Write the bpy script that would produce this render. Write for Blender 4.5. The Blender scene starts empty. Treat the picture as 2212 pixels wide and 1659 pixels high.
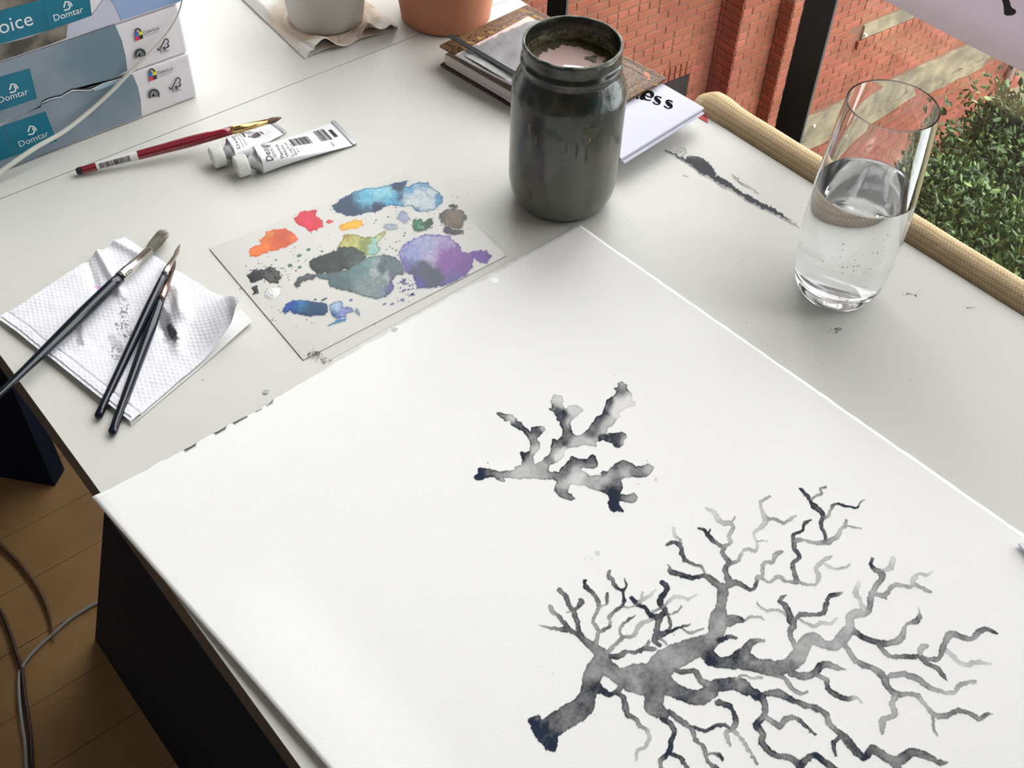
import bpy, bmesh, math, random
import numpy as np
from mathutils import Vector, Matrix
random.seed(7)
rng = np.random.RandomState(11)
scn = bpy.context.scene
COL = scn.collection

# ------------------------------------------------------------------ camera
TZ = .73                                        # desk height
F = 2441.316
CC = np.array([0., 0., TZ + .568])
CR = np.array([0.76750735, -0.6403558, 0.02961285])
CU = np.array([0.45527459, 0.57703194, 0.67805544])
CF = np.array([0.4512843, 0.50693056, -0.73441398])
cam_d = bpy.data.cameras.new('camera'); cam = bpy.data.objects.new('camera', cam_d); COL.objects.link(cam)
cam_d.sensor_width = 36; cam_d.lens = F / 2212 * 36; cam_d.clip_start = .01; cam_d.clip_end = 200
m = Matrix.Identity(4)
for i in range(3):
    m[i][0] = CR[i]; m[i][1] = CU[i]; m[i][2] = -CF[i]; m[i][3] = CC[i]
cam.matrix_world = m
scn.camera = cam

# ------------------------------------------------------------------ light
w = bpy.data.worlds.new('overcast_sky'); scn.world = w; w.use_nodes = True
nt = w.node_tree; bg = nt.nodes['Background']
tc = nt.nodes.new('ShaderNodeTexCoord'); sx = nt.nodes.new('ShaderNodeSeparateXYZ'); rp = nt.nodes.new('ShaderNodeValToRGB')
nt.links.new(tc.outputs['Generated'], sx.inputs[0]); nt.links.new(sx.outputs['Z'], rp.inputs[0]); nt.links.new(rp.outputs[0], bg.inputs[0])
rp.color_ramp.elements[0].position = 0; rp.color_ramp.elements[0].color = (.87, .90, .92, 1)
rp.color_ramp.elements[1].position = .6; rp.color_ramp.elements[1].color = (.985, .985, .985, 1)
bg.inputs[1].default_value = 4.6
la = bpy.data.lights.new('ceiling_fill', 'AREA'); la.shape = 'RECTANGLE'; la.size = 2.2; la.size_y = 2.2; la.energy = 4; la.color = (1, .97, .92)  # added fill to brighten the room side, no lamp seen there
lo = bpy.data.objects.new('ceiling_fill', la); lo.location = (-1.0, -.2, 2.75); COL.objects.link(lo)
lo['label'] = 'added soft white fill light under the ceiling, out of view'; lo['category'] = 'light'
scn.view_settings.view_transform = 'Standard'; scn.view_settings.look = 'None'
scn.view_settings.exposure = 0.44; scn.view_settings.gamma = 1
scn.view_settings.use_curve_mapping = False
scn.cycles.max_bounces = 28; scn.cycles.diffuse_bounces = 4; scn.cycles.transmission_bounces = 26; scn.cycles.transparent_max_bounces = 16
scn.cycles.sample_clamp_indirect = 6

# ------------------------------------------------------------------ projection helpers
def ray(x, y): return CF * F + CR * (x - 1106) - CU * (y - 829.5)
def at(x, y, z=0.):
    d = ray(x, y); return CC + d * ((TZ + z - CC[2]) / d[2])
def atx(x, y, v, ax=0):
    d = ray(x, y); return CC + d * ((v - CC[ax]) / d[ax])
def pj(Q):
    d = np.asarray(Q, float) - CC; zz = d @ CF
    return np.stack([1106 + F * (d @ CR) / zz, 829.5 - F * (d @ CU) / zz], -1)
def lin(c):
    c = np.asarray(c, float) / 255.
    return np.where(c <= .04045, c / 12.92, ((c + .055) / 1.055) ** 2.4)
def L(*c): return tuple(float(v) for v in lin(c))

# ------------------------------------------------------------------ noise
def _h(ix, iy, s):
    n = (ix.astype(np.int64) * 374761393 + iy.astype(np.int64) * 668265263 + s * 974634777) & 0xffffffff
    n = ((n ^ (n >> 13)) * 1274126177) & 0xffffffff
    return ((n ^ (n >> 16)) & 0xffff) / 65535.
def vn(x, y, sc, seed=0, octv=3):
    r = 0; a = 1; tot = 0
    x = np.asarray(x) / sc; y = np.asarray(y) / sc
    for o in range(octv):
        ix = np.floor(x); iy = np.floor(y); fx = x - ix; fy = y - iy
        fx = fx * fx * (3 - 2 * fx); fy = fy * fy * (3 - 2 * fy)
        s = seed * 13 + o
        v = (_h(ix, iy, s) * (1 - fx) + _h(ix + 1, iy, s) * fx) * (1 - fy) + (_h(ix, iy + 1, s) * (1 - fx) + _h(ix + 1, iy + 1, s) * fx) * fy
        r = r + v * a; tot += a; a *= .5; x = x * 2.03; y = y * 2.03
    return r / tot
def sst(a, b, x):
    t = np.clip((x - a) / (b - a), 0, 1); return t * t * (3 - 2 * t)

# ------------------------------------------------------------------ materials
def mat(name, col, rough=.5, metal=0, col2=None, nscale=30, bump=0, bscale=200, spec=.5, attr=None, trans=0, alpha=1, island=0, detail=3, coat=0, sheen=0, ior=1.45, objc=False):
    m = bpy.data.materials.new(name); m.use_nodes = True
    t = m.node_tree; b = t.nodes['Principled BSDF']; N = t.nodes.new; K = t.links.new
    b.inputs['Base Color'].default_value = (*col, 1); b.inputs['Roughness'].default_value = rough; b.inputs['Metallic'].default_value = metal
    b.inputs['Specular IOR Level'].default_value = spec; b.inputs['Transmission Weight'].default_value = trans; b.inputs['Alpha'].default_value = alpha
    b.inputs['Coat Weight'].default_value = coat; b.inputs['Sheen Weight'].default_value = sheen; b.inputs['IOR'].default_value = ior
    co = N('ShaderNodeTexCoord').outputs['Object' if objc else 'Object']
    out = None
    if attr:
        an = N('ShaderNodeAttribute'); an.attribute_name = attr; out = an.outputs['Color']; K(out, b.inputs['Base Color'])
    if col2 is not None:
        n = N('ShaderNodeTexNoise'); n.inputs['Scale'].default_value = nscale; n.inputs['Detail'].default_value = detail; K(co, n.inputs['Vector'])
        r = N('ShaderNodeValToRGB'); r.color_ramp.elements[0].position = .35; r.color_ramp.elements[1].position = .65
        r.color_ramp.elements[0].color = (*col, 1); r.color_ramp.elements[1].color = (*col2, 1)
        K(n.outputs['Fac'], r.inputs[0]); out = r.outputs[0]; K(out, b.inputs['Base Color'])
    if island:
        g = N('ShaderNodeNewGeometry'); h = N('ShaderNodeHueSaturation'); mr = N('ShaderNodeMapRange'); ma = N('ShaderNodeMapRange')
        K(g.outputs['Random Per Island'], mr.inputs[0]); mr.inputs[3].default_value = 1 - island; mr.inputs[4].default_value = 1 + island
        K(g.outputs['Random Per Island'], ma.inputs[0]); ma.inputs[3].default_value = .5 + .03 * island; ma.inputs[4].default_value = .5 - .03 * island
        K(mr.outputs[0], h.inputs['Value']); K(ma.outputs[0], h.inputs['Hue'])
        if out is not None: K(out, h.inputs['Color'])
        else: h.inputs['Color'].default_value = (*col, 1)
        K(h.outputs[0], b.inputs['Base Color'])
    if bump:
        n = N('ShaderNodeTexNoise'); n.inputs['Scale'].default_value = bscale; n.inputs['Detail'].default_value = 4; K(co, n.inputs['Vector'])
        bp = N('ShaderNodeBump'); bp.inputs['Strength'].default_value = bump; bp.inputs['Distance'].default_value = .002
        K(n.outputs['Fac'], bp.inputs['Height']); K(bp.outputs[0], b.inputs['Normal'])
    return m

# ------------------------------------------------------------------ mesh helpers
def mesh_np(name, V, faces, m=None, parent=None, colors=None, smooth=False):
    me = bpy.data.meshes.new(name)
    V = np.asarray(V, np.float32)
    if isinstance(faces, np.ndarray) and faces.ndim == 2:
        n, k = faces.shape
        me.vertices.add(len(V)); me.vertices.foreach_set('co', V.ravel())
        me.loops.add(n * k); me.loops.foreach_set('vertex_index', faces.astype(np.int32).ravel())
        me.polygons.add(n); me.polygons.foreach_set('loop_start', np.arange(0, n * k, k, dtype=np.int32))
        me.polygons.foreach_set('loop_total', np.full(n, k, np.int32))
    else:
        me.from_pydata([tuple(map(float, v)) for v in V], [], [tuple(int(i) for i in f) for f in faces])
    me.update(calc_edges=True); me.validate()
    if colors is not None:
        a = me.color_attributes.new('Col', 'FLOAT_COLOR', 'POINT')
        a.data.foreach_set('color', np.concatenate([colors, np.ones((len(colors), 1))], 1).astype(np.float32).ravel())
    if smooth: me.polygons.foreach_set('use_smooth', [True] * len(me.polygons))
    if m: me.materials.append(m)
    o = bpy.data.objects.new(name, me); COL.objects.link(o)
    if parent: o.parent = parent; o.matrix_parent_inverse = Matrix.Translation(-Vector(parent_loc(parent)))
    return o
def parent_loc(p): return LOC.get(p.name, (0, 0, 0))
LOC = {}
def empty(name, loc, label, cat, group=None):
    o = bpy.data.objects.new(name, None); COL.objects.link(o); o.location = loc; o.empty_display_size = .02
    LOC[o.name] = tuple(loc); tag(o, label, cat, group); return o
def tag(o, label=None, cat=None, group=None, kind=None):
    if label: o['label'] = label
    if cat: o['category'] = cat
    if group: o['group'] = group
    if kind: o['kind'] = kind
    return o
class MB:
    def __init__(s): s.v = []; s.f = []
    def add(s, V, Fs):
        n = len(s.v); s.v += [tuple(map(float, q)) for q in V]; s.f += [tuple(i + n for i in f) for f in Fs]; return s
    def box(s, lo, hi, M=None):
        a, b = lo, hi
        V = [(x, y, z) for x in (a[0], b[0]) for y in (a[1], b[1]) for z in (a[2], b[2])]
        if M is not None: V = [tuple(M @ Vector(q)) for q in V]
        return s.add(V, [(0, 1, 3, 2), (4, 6, 7, 5), (0, 4, 5, 1), (2, 3, 7, 6), (0, 2, 6, 4), (1, 5, 7, 3)])
    def prism(s, pts, off):
        """polygon pts (3-D) extruded by vector off"""
        pts = [np.asarray(p, float) for p in pts]; off = np.asarray(off, float); n = len(pts)
        V = pts + [p + off for p in pts]
        nv = sum((np.cross(pts[i], pts[(i + 1) % n]) for i in range(n)), np.zeros(3))
        F_ = [tuple(range(n)), tuple(range(2 * n - 1, n - 1, -1))] + [(i, i + n, (i + 1) % n + n, (i + 1) % n) for i in range(n)]
        if nv @ off > 0: F_ = [f[::-1] for f in F_]
        return s.add(V, F_)
    def build(s, name, m, parent=None, smooth=False): return mesh_np(name, s.v, s.f, m, parent, smooth=smooth)
def bevel(o, wd=.002, seg=2):
    b = o.modifiers.new('bevel', 'BEVEL'); b.width = wd; b.segments = seg; b.limit_method = 'ANGLE'; return o
def lathe(name, prof, c, m, parent=None, n=64, smooth=True, axis=None, jitter=None):
    """prof: (r, h) list; c base point; axis direction (default z)"""
    ax = Vector(axis).normalized() if axis is not None else Vector((0, 0, 1))
    q = Vector((0, 0, 1)).rotation_difference(ax); c = Vector(c)
    V = []; Fs = []; k = len(prof)
    for i in range(n):
        a = 2 * math.pi * i / n
        for j, (r, h) in enumerate(prof):
            rr = r if jitter is None else r * jitter(a, j)
            V.append(tuple(c + q @ Vector((rr * math.cos(a), rr * math.sin(a), h))))
    for i in range(n):
        for j in range(k - 1):
            a0, b0 = i * k + j, ((i + 1) % n) * k + j
            Fs.append((a0, b0, b0 + 1, a0 + 1))
    o = mesh_np(name, V, Fs, m, parent, smooth=smooth)
    bm = bmesh.new(); bm.from_mesh(o.data); bmesh.ops.remove_doubles(bm, verts=bm.verts, dist=1e-6)
    bmesh.ops.recalc_face_normals(bm, faces=bm.faces); bm.to_mesh(o.data); bm.free()
    if smooth: o.data.polygons.foreach_set('use_smooth', [True] * len(o.data.polygons))
    return o
def smoothpts(P, rad, sub=8):
    P = [np.asarray(p, float) for p in P]; out = []; ro = []
    n = len(P)
    for i in range(n - 1):
        p0 = P[max(i - 1, 0)]; p1 = P[i]; p2 = P[i + 1]; p3 = P[min(i + 2, n - 1)]
        for k in range(sub):
            t = k / sub
            out.append(.5 * (2 * p1 + (p2 - p0) * t + (2 * p0 - 5 * p1 + 4 * p2 - p3) * t * t + (-p0 + 3 * p1 - 3 * p2 + p3) * t ** 3)); ro.append(rad[i] * (1 - t) + rad[i + 1] * t)
    out.append(P[-1]); ro.append(rad[-1]); return out, ro
def tube(name, P, rad, m, parent=None, n=10, sub=8, flat=1.):
    if not hasattr(rad, '__len__'): rad = [rad] * len(P)
    if sub > 1: P, rad = smoothpts(P, rad, sub)
    P = [np.asarray(p, float) for p in P]; V = []; Fs = []
    for i, p in enumerate(P):
        t = P[min(i + 1, len(P) - 1)] - P[max(i - 1, 0)]; t /= np.linalg.norm(t)
        a = np.cross(t, [0, 0, 1.]); a = a / np.linalg.norm(a) if np.linalg.norm(a) > 1e-6 else np.array([1., 0, 0]); b = np.cross(a, t)
        for k in range(n):
            an = 2 * math.pi * k / n; V.append(p + rad[i] * (a * math.cos(an) + b * flat * math.sin(an)))
    for i in range(len(P) - 1):
        for k in range(n): Fs.append((i * n + k, (i + 1) * n + k, (i + 1) * n + (k + 1) % n, i * n + (k + 1) % n))
    Fs += [tuple(range(n)), tuple(range(len(P) * n - 1, (len(P) - 1) * n - 1, -1))]
    return mesh_np(name, V, Fs, m, parent, smooth=True)
def text_mesh(name, body, o, ux, uy, width, m, parent, off=0., ext=.0002, bold=0.):
    """lettering as a flat mesh: origin o, baseline direction ux, up direction uy, total width in metres"""
    cu = bpy.data.curves.new('t', 'FONT'); cu.body = body; cu.size = 1; cu.offset = bold; cu.resolution_u = 3
    ob = bpy.data.objects.new('t', cu); COL.objects.link(ob)
    dg = bpy.context.evaluated_depsgraph_get(); me = bpy.data.meshes.new_from_object(ob.evaluated_get(dg))
    V = np.array([v.co[:] for v in me.vertices]); Fs = [tuple(p.vertices) for p in me.polygons]
    bpy.data.objects.remove(ob); bpy.data.curves.remove(cu); bpy.data.meshes.remove(me)
    x0 = V[:, 0].min(); s = width / (V[:, 0].max() - x0)
    ux = np.asarray(ux, float); uy = np.asarray(uy, float); nz = np.cross(ux, uy); nz /= np.linalg.norm(nz)
    W_ = [np.asarray(o) + ux * (v[0] - x0) * s + uy * v[1] * s + nz * off for v in V]
    return mesh_np(name, W_, Fs, m, parent)

# ------------------------------------------------------------------ painted fields on a plane z
class Field:
    def __init__(s, x0, x1, y0, y1, z, step, warp=2., wsc=14, seed=1):
        s.xs = np.arange(x0, x1 + step, step); s.ys = np.arange(y0, y1 + step, step); s.z = z; s.step = step
        X, Y = np.meshgrid(s.xs, s.ys, indexing='ij'); s.X, s.Y = X, Y
        p = pj(np.stack([X, Y, np.full_like(X, TZ + z)], -1)); s.px, s.py = p[..., 0], p[..., 1]
        s.wx = s.px + warp * 2 * (vn(s.px, s.py, wsc, seed, 4) - .5) * 2; s.wy = s.py + warp * 2 * (vn(s.px, s.py, wsc, seed + 5, 4) - .5) * 2
        s.sd = np.full(X.shape, 1e3); s.W = np.zeros(X.shape); s.D = np.zeros(X.shape)
    def win(s, xa, ya, xb, yb):
        q = np.array([at(x, y, s.z) for x, y in ((xa, ya), (xb, ya), (xb, yb), (xa, yb))])
        i0 = int(max(0, (q[:, 0].min() - s.xs[0]) / s.step - 1)); i1 = int(min(len(s.xs), (q[:, 0].max() - s.xs[0]) / s.step + 3))
        j0 = int(max(0, (q[:, 1].min() - s.ys[0]) / s.step - 1)); j1 = int(min(len(s.ys), (q[:, 1].max() - s.ys[0]) / s.step + 3))
        return slice(i0, max(i0, i1)), slice(j0, max(j0, j1))
    def seg(s, a, b):
        (x0, y0, r0, d0), (x1, y1, r1, d1) = a, b; pad = max(r0, r1) * 1.7 + 8
        sl = s.win(min(x0, x1) - pad, min(y0, y1) - pad, max(x0, x1) + pad, max(y0, y1) + pad)
        X = s.wx[sl]; Y = s.wy[sl]
        if X.size == 0: return
        dx, dy = x1 - x0, y1 - y0; q = dx * dx + dy * dy + 1e-9
        t = np.clip(((X - x0) * dx + (Y - y0) * dy) / q, 0, 1)
        dist = np.hypot(X - x0 - t * dx, Y - y0 - t * dy); r = r0 + (r1 - r0) * t
        s.sd[sl] = np.minimum(s.sd[sl], dist - r)
        wt = np.exp(-3.5 * np.clip(dist / np.maximum(r, .5), 0, 5)) + 1e-9
        s.W[sl] += wt; s.D[sl] += wt * (d0 + (d1 - d0) * t)
    def chain(s, pts, ox, oy, sc):
        P = [(ox + p[0] / sc, oy + p[1] / sc, p[2] / sc, p[3]) for p in pts]
        # subdivide smoothly
        A, _ = smoothpts([np.array(p) for p in P], [0] * len(P), 3) if len(P) > 2 else ([np.array(p) for p in P], 0)
        for i in range(len(A) - 1):
            a, b = A[i], A[i + 1]; s.seg((a[0], a[1], max(a[2], .4), a[3]), (b[0], b[1], max(b[2], .4), b[3]))
    def poly(s, pts, ox=0, oy=0, sc=1.):
        P = np.array([(ox + p[0] / sc, oy + p[1] / sc) for p in pts])
        sl = s.win(P[:, 0].min() - 9, P[:, 1].min() - 9, P[:, 0].max() + 9, P[:, 1].max() + 9)
        X = s.wx[sl]; Y = s.wy[sl]; d = np.full(X.shape, 1e9); ins = np.zeros(X.shape, bool); n = len(P)
        for i in range(n):
            a = P[i]; b = P[(i + 1) % n]; e = b - a; wx = X - a[0]; wy = Y - a[1]
            t = np.clip((wx * e[0] + wy * e[1]) / (e @ e + 1e-9), 0, 1)
            d = np.minimum(d, np.hypot(wx - t * e[0], wy - t * e[1]))
            c = ((a[1] <= Y) != (b[1] <= Y)) & (X < (b[0] - a[0]) * (Y - a[1]) / (b[1] - a[1] + 1e-12) + a[0]); ins ^= c
        s.sd[sl] = np.minimum(s.sd[sl], np.where(ins, -d, d))
    def spots(s, pts, ox=0, oy=0, sc=1.):
        for x, y, r, d in pts:
            x = ox + x / sc; y = oy + y / sc; r = r / sc
            wt = np.exp(-((s.wx - x) ** 2 + (s.wy - y) ** 2) / (r * r) * 1.2) * 3; s.W += wt; s.D += wt * d
    def mesh(s, name, rgb, m, parent, thr=.03, alpha=None, z=None):
        keep = alpha > thr
        fk = keep[:-1, :-1] | keep[1:, :-1] | keep[:-1, 1:] | keep[1:, 1:]
        idx = np.arange(keep.size).reshape(keep.shape)
        q = np.stack([idx[:-1, :-1][fk], idx[1:, :-1][fk], idx[1:, 1:][fk], idx[:-1, 1:][fk]], 1)
        u, inv = np.unique(q, return_inverse=True)
        Z = np.full(keep.shape, TZ + s.z) if z is None else z
        V = np.stack([s.X.ravel()[u], s.Y.ravel()[u], Z.ravel()[u]], 1)
        return mesh_np(name, V, inv.reshape(q.shape), m, parent, colors=rgb.reshape(-1, 3)[u])

# ================================================================== SETTING
XL, XR, YS = .0898, .6895, .7952
WX = .80
room = mat('room_paint', (.34, .335, .325), .9)
darkroom = mat('room_paint_dark', (.30, .29, .27), .9)
frame_m = mat('black_steel', (.012, .012, .014), .55, bump=.15, bscale=60)
def struct(o): o['kind'] = 'structure'; return o
WY0, WY1 = -2.6, 3.2
fl = struct(empty('floor', (0, 0, 0), None, None))
floor_m = mat('oak_floor', L(140, 106, 68), .5, col2=L(158, 122, 80), nscale=9, bump=.1, bscale=40, island=.12)
sub_m = mat('floor_gap', (.05, .03, .02), .9)
MB().box((-2.6, WY0, -.06), (WX + .15, WY1, -.012)).build('subfloor', sub_m, fl)
pw = .0862; k = 0; y = WY0
while y < WY1:
    o = MB().box((-2.6, y + .0004, -.012), (WX, y + pw - .0004, -.0003 * (k % 3 == 1))).build('floor_plank', floor_m, fl); y += pw; k += 1
struct(MB().box((-2.75, WY0 - .15, 2.9), (WX + .15, WY1 + .15, 3.0)).build('ceiling', room))
struct(MB().box((-2.75, WY0, -.06), (-2.6, WY1, 2.9)).build('wall_left', room))
struct(MB().box((-2.75, WY0 - .15, -.06), (WX + .15, WY0, 2.9)).build('wall_back', room))
struct(MB().box((-2.75, WY1, -.06), (WX + .15, WY1 + .15, 2.9)).build('wall_front', room))
struct(MB().box((WX + .02, -14, 3.0), (WX + .4, 16, 16)).box((WX + .02, -14, -6.4), (WX + .05, 16, .38)).box((WX + .02, -14, .40), (WX + .4, WY0 - .15, 3.0)).box((WX + .02, WY1 + .15, .40), (WX + .4, 16, 3.0)).build('wall_facade_unseen', mat('facade_brick', L(120, 70, 56), .9)))  # own building's unseen outer walls, added to shade the brick returns opposite
struct(MB().box((WX, WY0, -.06), (WX + .03, WY1, .41)).box((WX, WY0, 2.8), (WX + .15, WY1, 2.9)).build('wall_right', room))
# steel window
win = struct(empty('window_1', (WX, 0, .42), None, None))
ys = [.518 + .3335 * k for k in range(-2, 6)]; WB0, WB1 = ys[0], ys[-1]
struct(MB().box((WX, WY0, .41), (WX + .03, WB0, 2.8)).box((WX, WB1, .41), (WX + .03, WY1, 2.8)).build('wall_right', room))
for yy in ys:
    o = MB().box((WX - .0, yy - .0155, .42), (WX + .003, yy + .0155, 2.8)).build('window_post', frame_m, win)
    if abs(yy - .518) < .01:   # the post in view flares where it is bolted down
        a = MB(); a.prism([(WX - .006, yy + .0150, .64), (WX - .006, yy + .019, .665), (WX - .006, yy + .019, .56), (WX - .006, yy - .0172, .56), (WX - .006, yy - .0172, .64)], (.03, 0, 0)); a.build('post_foot', frame_m, win)
MB().box((WX, WB0, .40), (WX + .05, WB1, .44)).build('window_sill', frame_m, win)
MB().box((WX, WB0, 2.76), (WX + .05, WB1, 2.8)).build('window_head', frame_m, win)
gm = bpy.data.materials.new('window_glass'); gm.use_nodes = True; t = gm.node_tree; t.nodes.clear()
ou = t.nodes.new('ShaderNodeOutputMaterial'); mx = t.nodes.new('ShaderNodeMixShader'); tr = t.nodes.new('ShaderNodeBsdfTransparent'); gl = t.nodes.new('ShaderNodeBsdfGlossy'); lw = t.nodes.new('ShaderNodeLayerWeight'); pw_ = t.nodes.new('ShaderNodeMath'); pw_.operation = 'POWER'; pw_.inputs[1].default_value = 5
fr = t.nodes.new('ShaderNodeMath'); fr.operation = 'MULTIPLY_ADD'; fr.inputs[1].default_value = .9; fr.inputs[2].default_value = .075
lw.inputs['Blend'].default_value = .5; t.links.new(lw.outputs['Facing'], pw_.inputs[0]); t.links.new(pw_.outputs[0], fr.inputs[0])
gl.inputs['Roughness'].default_value = .02; tr.inputs[0].default_value = (.97, .98, .975, 1)
t.links.new(fr.outputs[0], mx.inputs[0]); t.links.new(tr.outputs[0], mx.inputs[1]); t.links.new(gl.outputs[0], mx.inputs[2]); t.links.new(mx.outputs[0], ou.inputs[0])
for a, b in zip(ys[:-1], ys[1:]):
    mesh_np('window_pane', [(WX + .025, a, .42), (WX + .025, b, .42), (WX + .025, b, 2.8), (WX + .025, a, 2.8)], [(0, 1, 2, 3)], gm, win)

# ================================================================== DESK
white_top = mat('white_laminate', L(214, 213, 207), .38, col2=L(209, 208, 201), nscale=5, bump=.02, bscale=500, spec=.35)
edge_m = mat('grey_edge_band', L(108, 102, 97), .6)
navy = mat('navy_black_panel', (.004, .010, .030), .7, spec=.2)
desk = empty('desk', (.39, .2, 0), 'white topped desk with dark edge that carries the paintings, brushes and jar', 'desk')
MB().box((XL, -.9, TZ - .0012), (XR, YS - .0005, TZ)).build('desk_top', white_top, desk)
MB().box((XL + .0002, -.9, TZ - .034), (XR - .0002, YS - .0007, TZ - .0012)).build('edge_band', edge_m, desk)
p = MB(); p.prism([(.094, .50, TZ - .034), (.094, .885, 0), (.094, -.6, 0), (.094, -.6, TZ - .034)], (.018, 0, 0)); o = p.build('side_panel', navy, desk); o['label'] = 'navy black side panel with slanted edge'
for x_, y_ in ((.64, -.8), (.64, .74)): MB().box((x_, y_, 0), (x_ + .04, y_ + .04, TZ - .034)).build('leg', navy, desk)
desk2 = empty('desk', (.39, 1.4, 0), 'second white desk beyond the thin seam, under the paper packs and flower pots', 'desk')
MB().box((XL, YS + .0005, TZ - .0012), (XR, 2.4, TZ)).build('desk_top', white_top, desk2)
MB().box((XL + .0002, YS + .0007, TZ - .034), (XR - .0002, 2.4, TZ - .0012)).build('edge_band', edge_m, desk2)
for x_, y_ in ((.64, 2.3), (.64, .84)): MB().box((x_, y_, 0), (x_ + .04, y_ + .04, TZ - .034)).build('leg', navy, desk2)
# a dark board standing on the floor under the second desk
bd = empty('board', (.16, 1.147, 0), 'dark board standing on the floor beneath the far end of the desks', 'board')
e1 = np.array([-.64, .77, 0]); e2 = np.array([.77, .64, 0]); c0 = np.array([.16, 1.147, 0.])
p = MB(); p.prism([c0, c0 + e1 * .42, c0 + e1 * .42 + e2 * .031, c0 + e2 * .031], (0, 0, .66)); p.build('board_panel', navy, bd)
p = MB(); p.prism([c0 + e2 * .0312 + e1 * .005, c0 + e1 * .41 + e2 * .0312, c0 + e1 * .41 + e2 * .034, c0 + e2 * .034 + e1 * .005], (0, 0, .655)); p.build('backing_sheet', mat('charcoal_sheet', (.03, .03, .033), .6), bd)
# ================================================================== OUTSIDE
wa = math.radians(-4); WE = np.array([math.cos(wa), math.sin(wa), 0]); WN = np.array([-math.sin(wa), math.cos(wa), 0])
def wl(px, py, D):
    d = ray(px, py); q = CC + d * ((WN @ CC + D - WN @ CC) / (WN @ d)); return float(WE @ q), float(q[2])
def wpt(s, t, D): return WE * s + WN * (WN @ CC + D) + np.array([0, 0, t])
DA, DB, DC = 6.0, 5.75, 5.6
SB = wl(1560, 0, DA)[0]; SC = wl(1688, 0, DB)[0]; SE = 11.28
bld = empty('brick_building', (8, 5.5, -6.3), 'old red brick building wall outside, seen through the window', 'building')
brick_m = mat('red_brick', L(124, 68, 48), .85, col2=L(142, 84, 62), nscale=3, bump=.35, bscale=60, island=.15)
mortar_m = mat('mortar', L(116, 84, 68), .95, bump=.5, bscale=30)
stone_m = mat('weathered_cement', L(104, 98, 82), .9, col2=L(138, 130, 106), nscale=6, bump=.8, bscale=15)
ZG = -6.25
for nm, s0, s1, D in (('wall_body', 2.6, SB, DA), ('wall_body', SB, SC, DB), ('wall_body', SC, SE, DC)):
    p = MB(); q = [wpt(s0, ZG - .2, D + .003), wpt(s1, ZG - .2, D + .003), wpt(s1, ZG - .2, D + .9), wpt(s0, ZG - .2, D + .9)]
    p.prism(q, (0, 0, 9.5)); p.build('mortar_wall', mortar_m, bld)
# bricks
def brick_verts(s0, s1, t0, t1, D, pr, b=.006, side=False):
    if side:  # brick on a return face, running along the normal at s = side
        g = lambda a, c, o: WE * (side - o) + WN * (WN @ CC + a) + np.array([0, 0, c])
    else: g = lambda a, c, o: wpt(a, c, D - o)
    return [g(s0, t0, -.02), g(s1, t0, -.02), g(s1, t1, -.02), g(s0, t1, -.02), g(s0 + b, t0 + b, pr), g(s1 - b, t0 + b, pr), g(s1 - b, t1 - b, pr), g(s0 + b, t1 - b, pr),
            g(s0, t0, pr - b), g(s1, t0, pr - b), g(s1, t1, pr - b), g(s0, t1, pr - b)]
BF = [(4, 5, 6, 7), (8, 9, 5, 4), (9, 10, 6, 5), (10, 11, 7, 6), (11, 8, 4, 7), (0, 1, 9, 8), (1, 2, 10, 9), (2, 3, 11, 10), (3, 0, 8, 11)]
hole = (wl(1432, 182, DA)[0], wl(1484, 190, DA)[0], wl(1460, 280, DA)[1], wl(1460, 170, DA)[1])
t_ledge = [wl(2100, 92, DC - .0)[1]]
cand = []
CT = .0715
cr = random.Random(3)
def visible(v):
    p = pj(np.array(v)[4:8]); c = p.mean(0)
    if not (-60 < c[0] < 2260 and -60 < c[1] < 700): return 0
    q = np.array(v)[4:8].mean(0)
    d = q - CC; t_ = (WX - CC[0]) / d[0]; h = CC + d * t_
    return abs((p[1][0] - p[0][0]) * (p[3][1] - p[0][1])) if c[1] < 640 and h[2] > .42 else 0
def blocked(s0, s1, t0, t1, D):
    if D == DA and s1 > hole[0] and s0 < hole[1] and t0 < hole[3] + .13 and t1 > hole[2]: return True
    if D == DC:
        for (a, b, c, d_) in BANDS:
            if s1 > a and s0 < b and t0 < d_ and t1 > c: return True
    return False
BANDS = [(8.15, 9.6, -4.05, -3.92), (7.3, 10.8, -5.08, -4.72), (7.3, 11.3, -5.36, -5.28)]
for (s0, s1, D) in ((2.6, SB, DA), (SB, SC, DB), (SC, SE, DC)):
    row = 0; t_ = ZG
    while t_ < 1.6:
        s_ = s0 - (row % 2) * .108; hd = (row % 6 == 0)
        bl = .108 if hd else .216
        while s_ < s1:
            a = max(s_ + .006, s0); b = min(s_ + bl - .006, s1)
            if D == DA and t_ < hole[3] + .13 and t_ + CT > hole[2]:
                if a < hole[0] < b: b = hole[0] - .006
                elif a < hole[1] < b: a = hole[1] + .006
            if b - a > .03 and t_ < -.9 and s_ > 3.4 and not blocked(a, b, t_, t_ + CT - .011, D):
                v = brick_verts(a, b, t_ + cr.uniform(-.002, .002), t_ + CT - .011 + cr.uniform(-.002, .002), D, .003 + cr.uniform(-.002, .003))
                vis = visible(v)
                if vis: cand.append((vis, v))
                else: cand.append((0, v))
            s_ += bl
        row += 1; t_ += CT
for sd_, D0, D1 in ((SB, DB, DA), (SC, DC, DB)):
    t_ = ZG; row = 0
    while t_ < -2.4:
        a = D0 + .0
        while a < D1 - .02:
            b = min(a + (.1 if row % 2 else .2), D1)
            v = brick_verts(a + .004, b - .004, t_, t_ + CT - .011, 0, .006, side=sd_); cand.append((visible(v) * .5 + 1, v)); a = b + .004
        row += 1; t_ += CT
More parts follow.
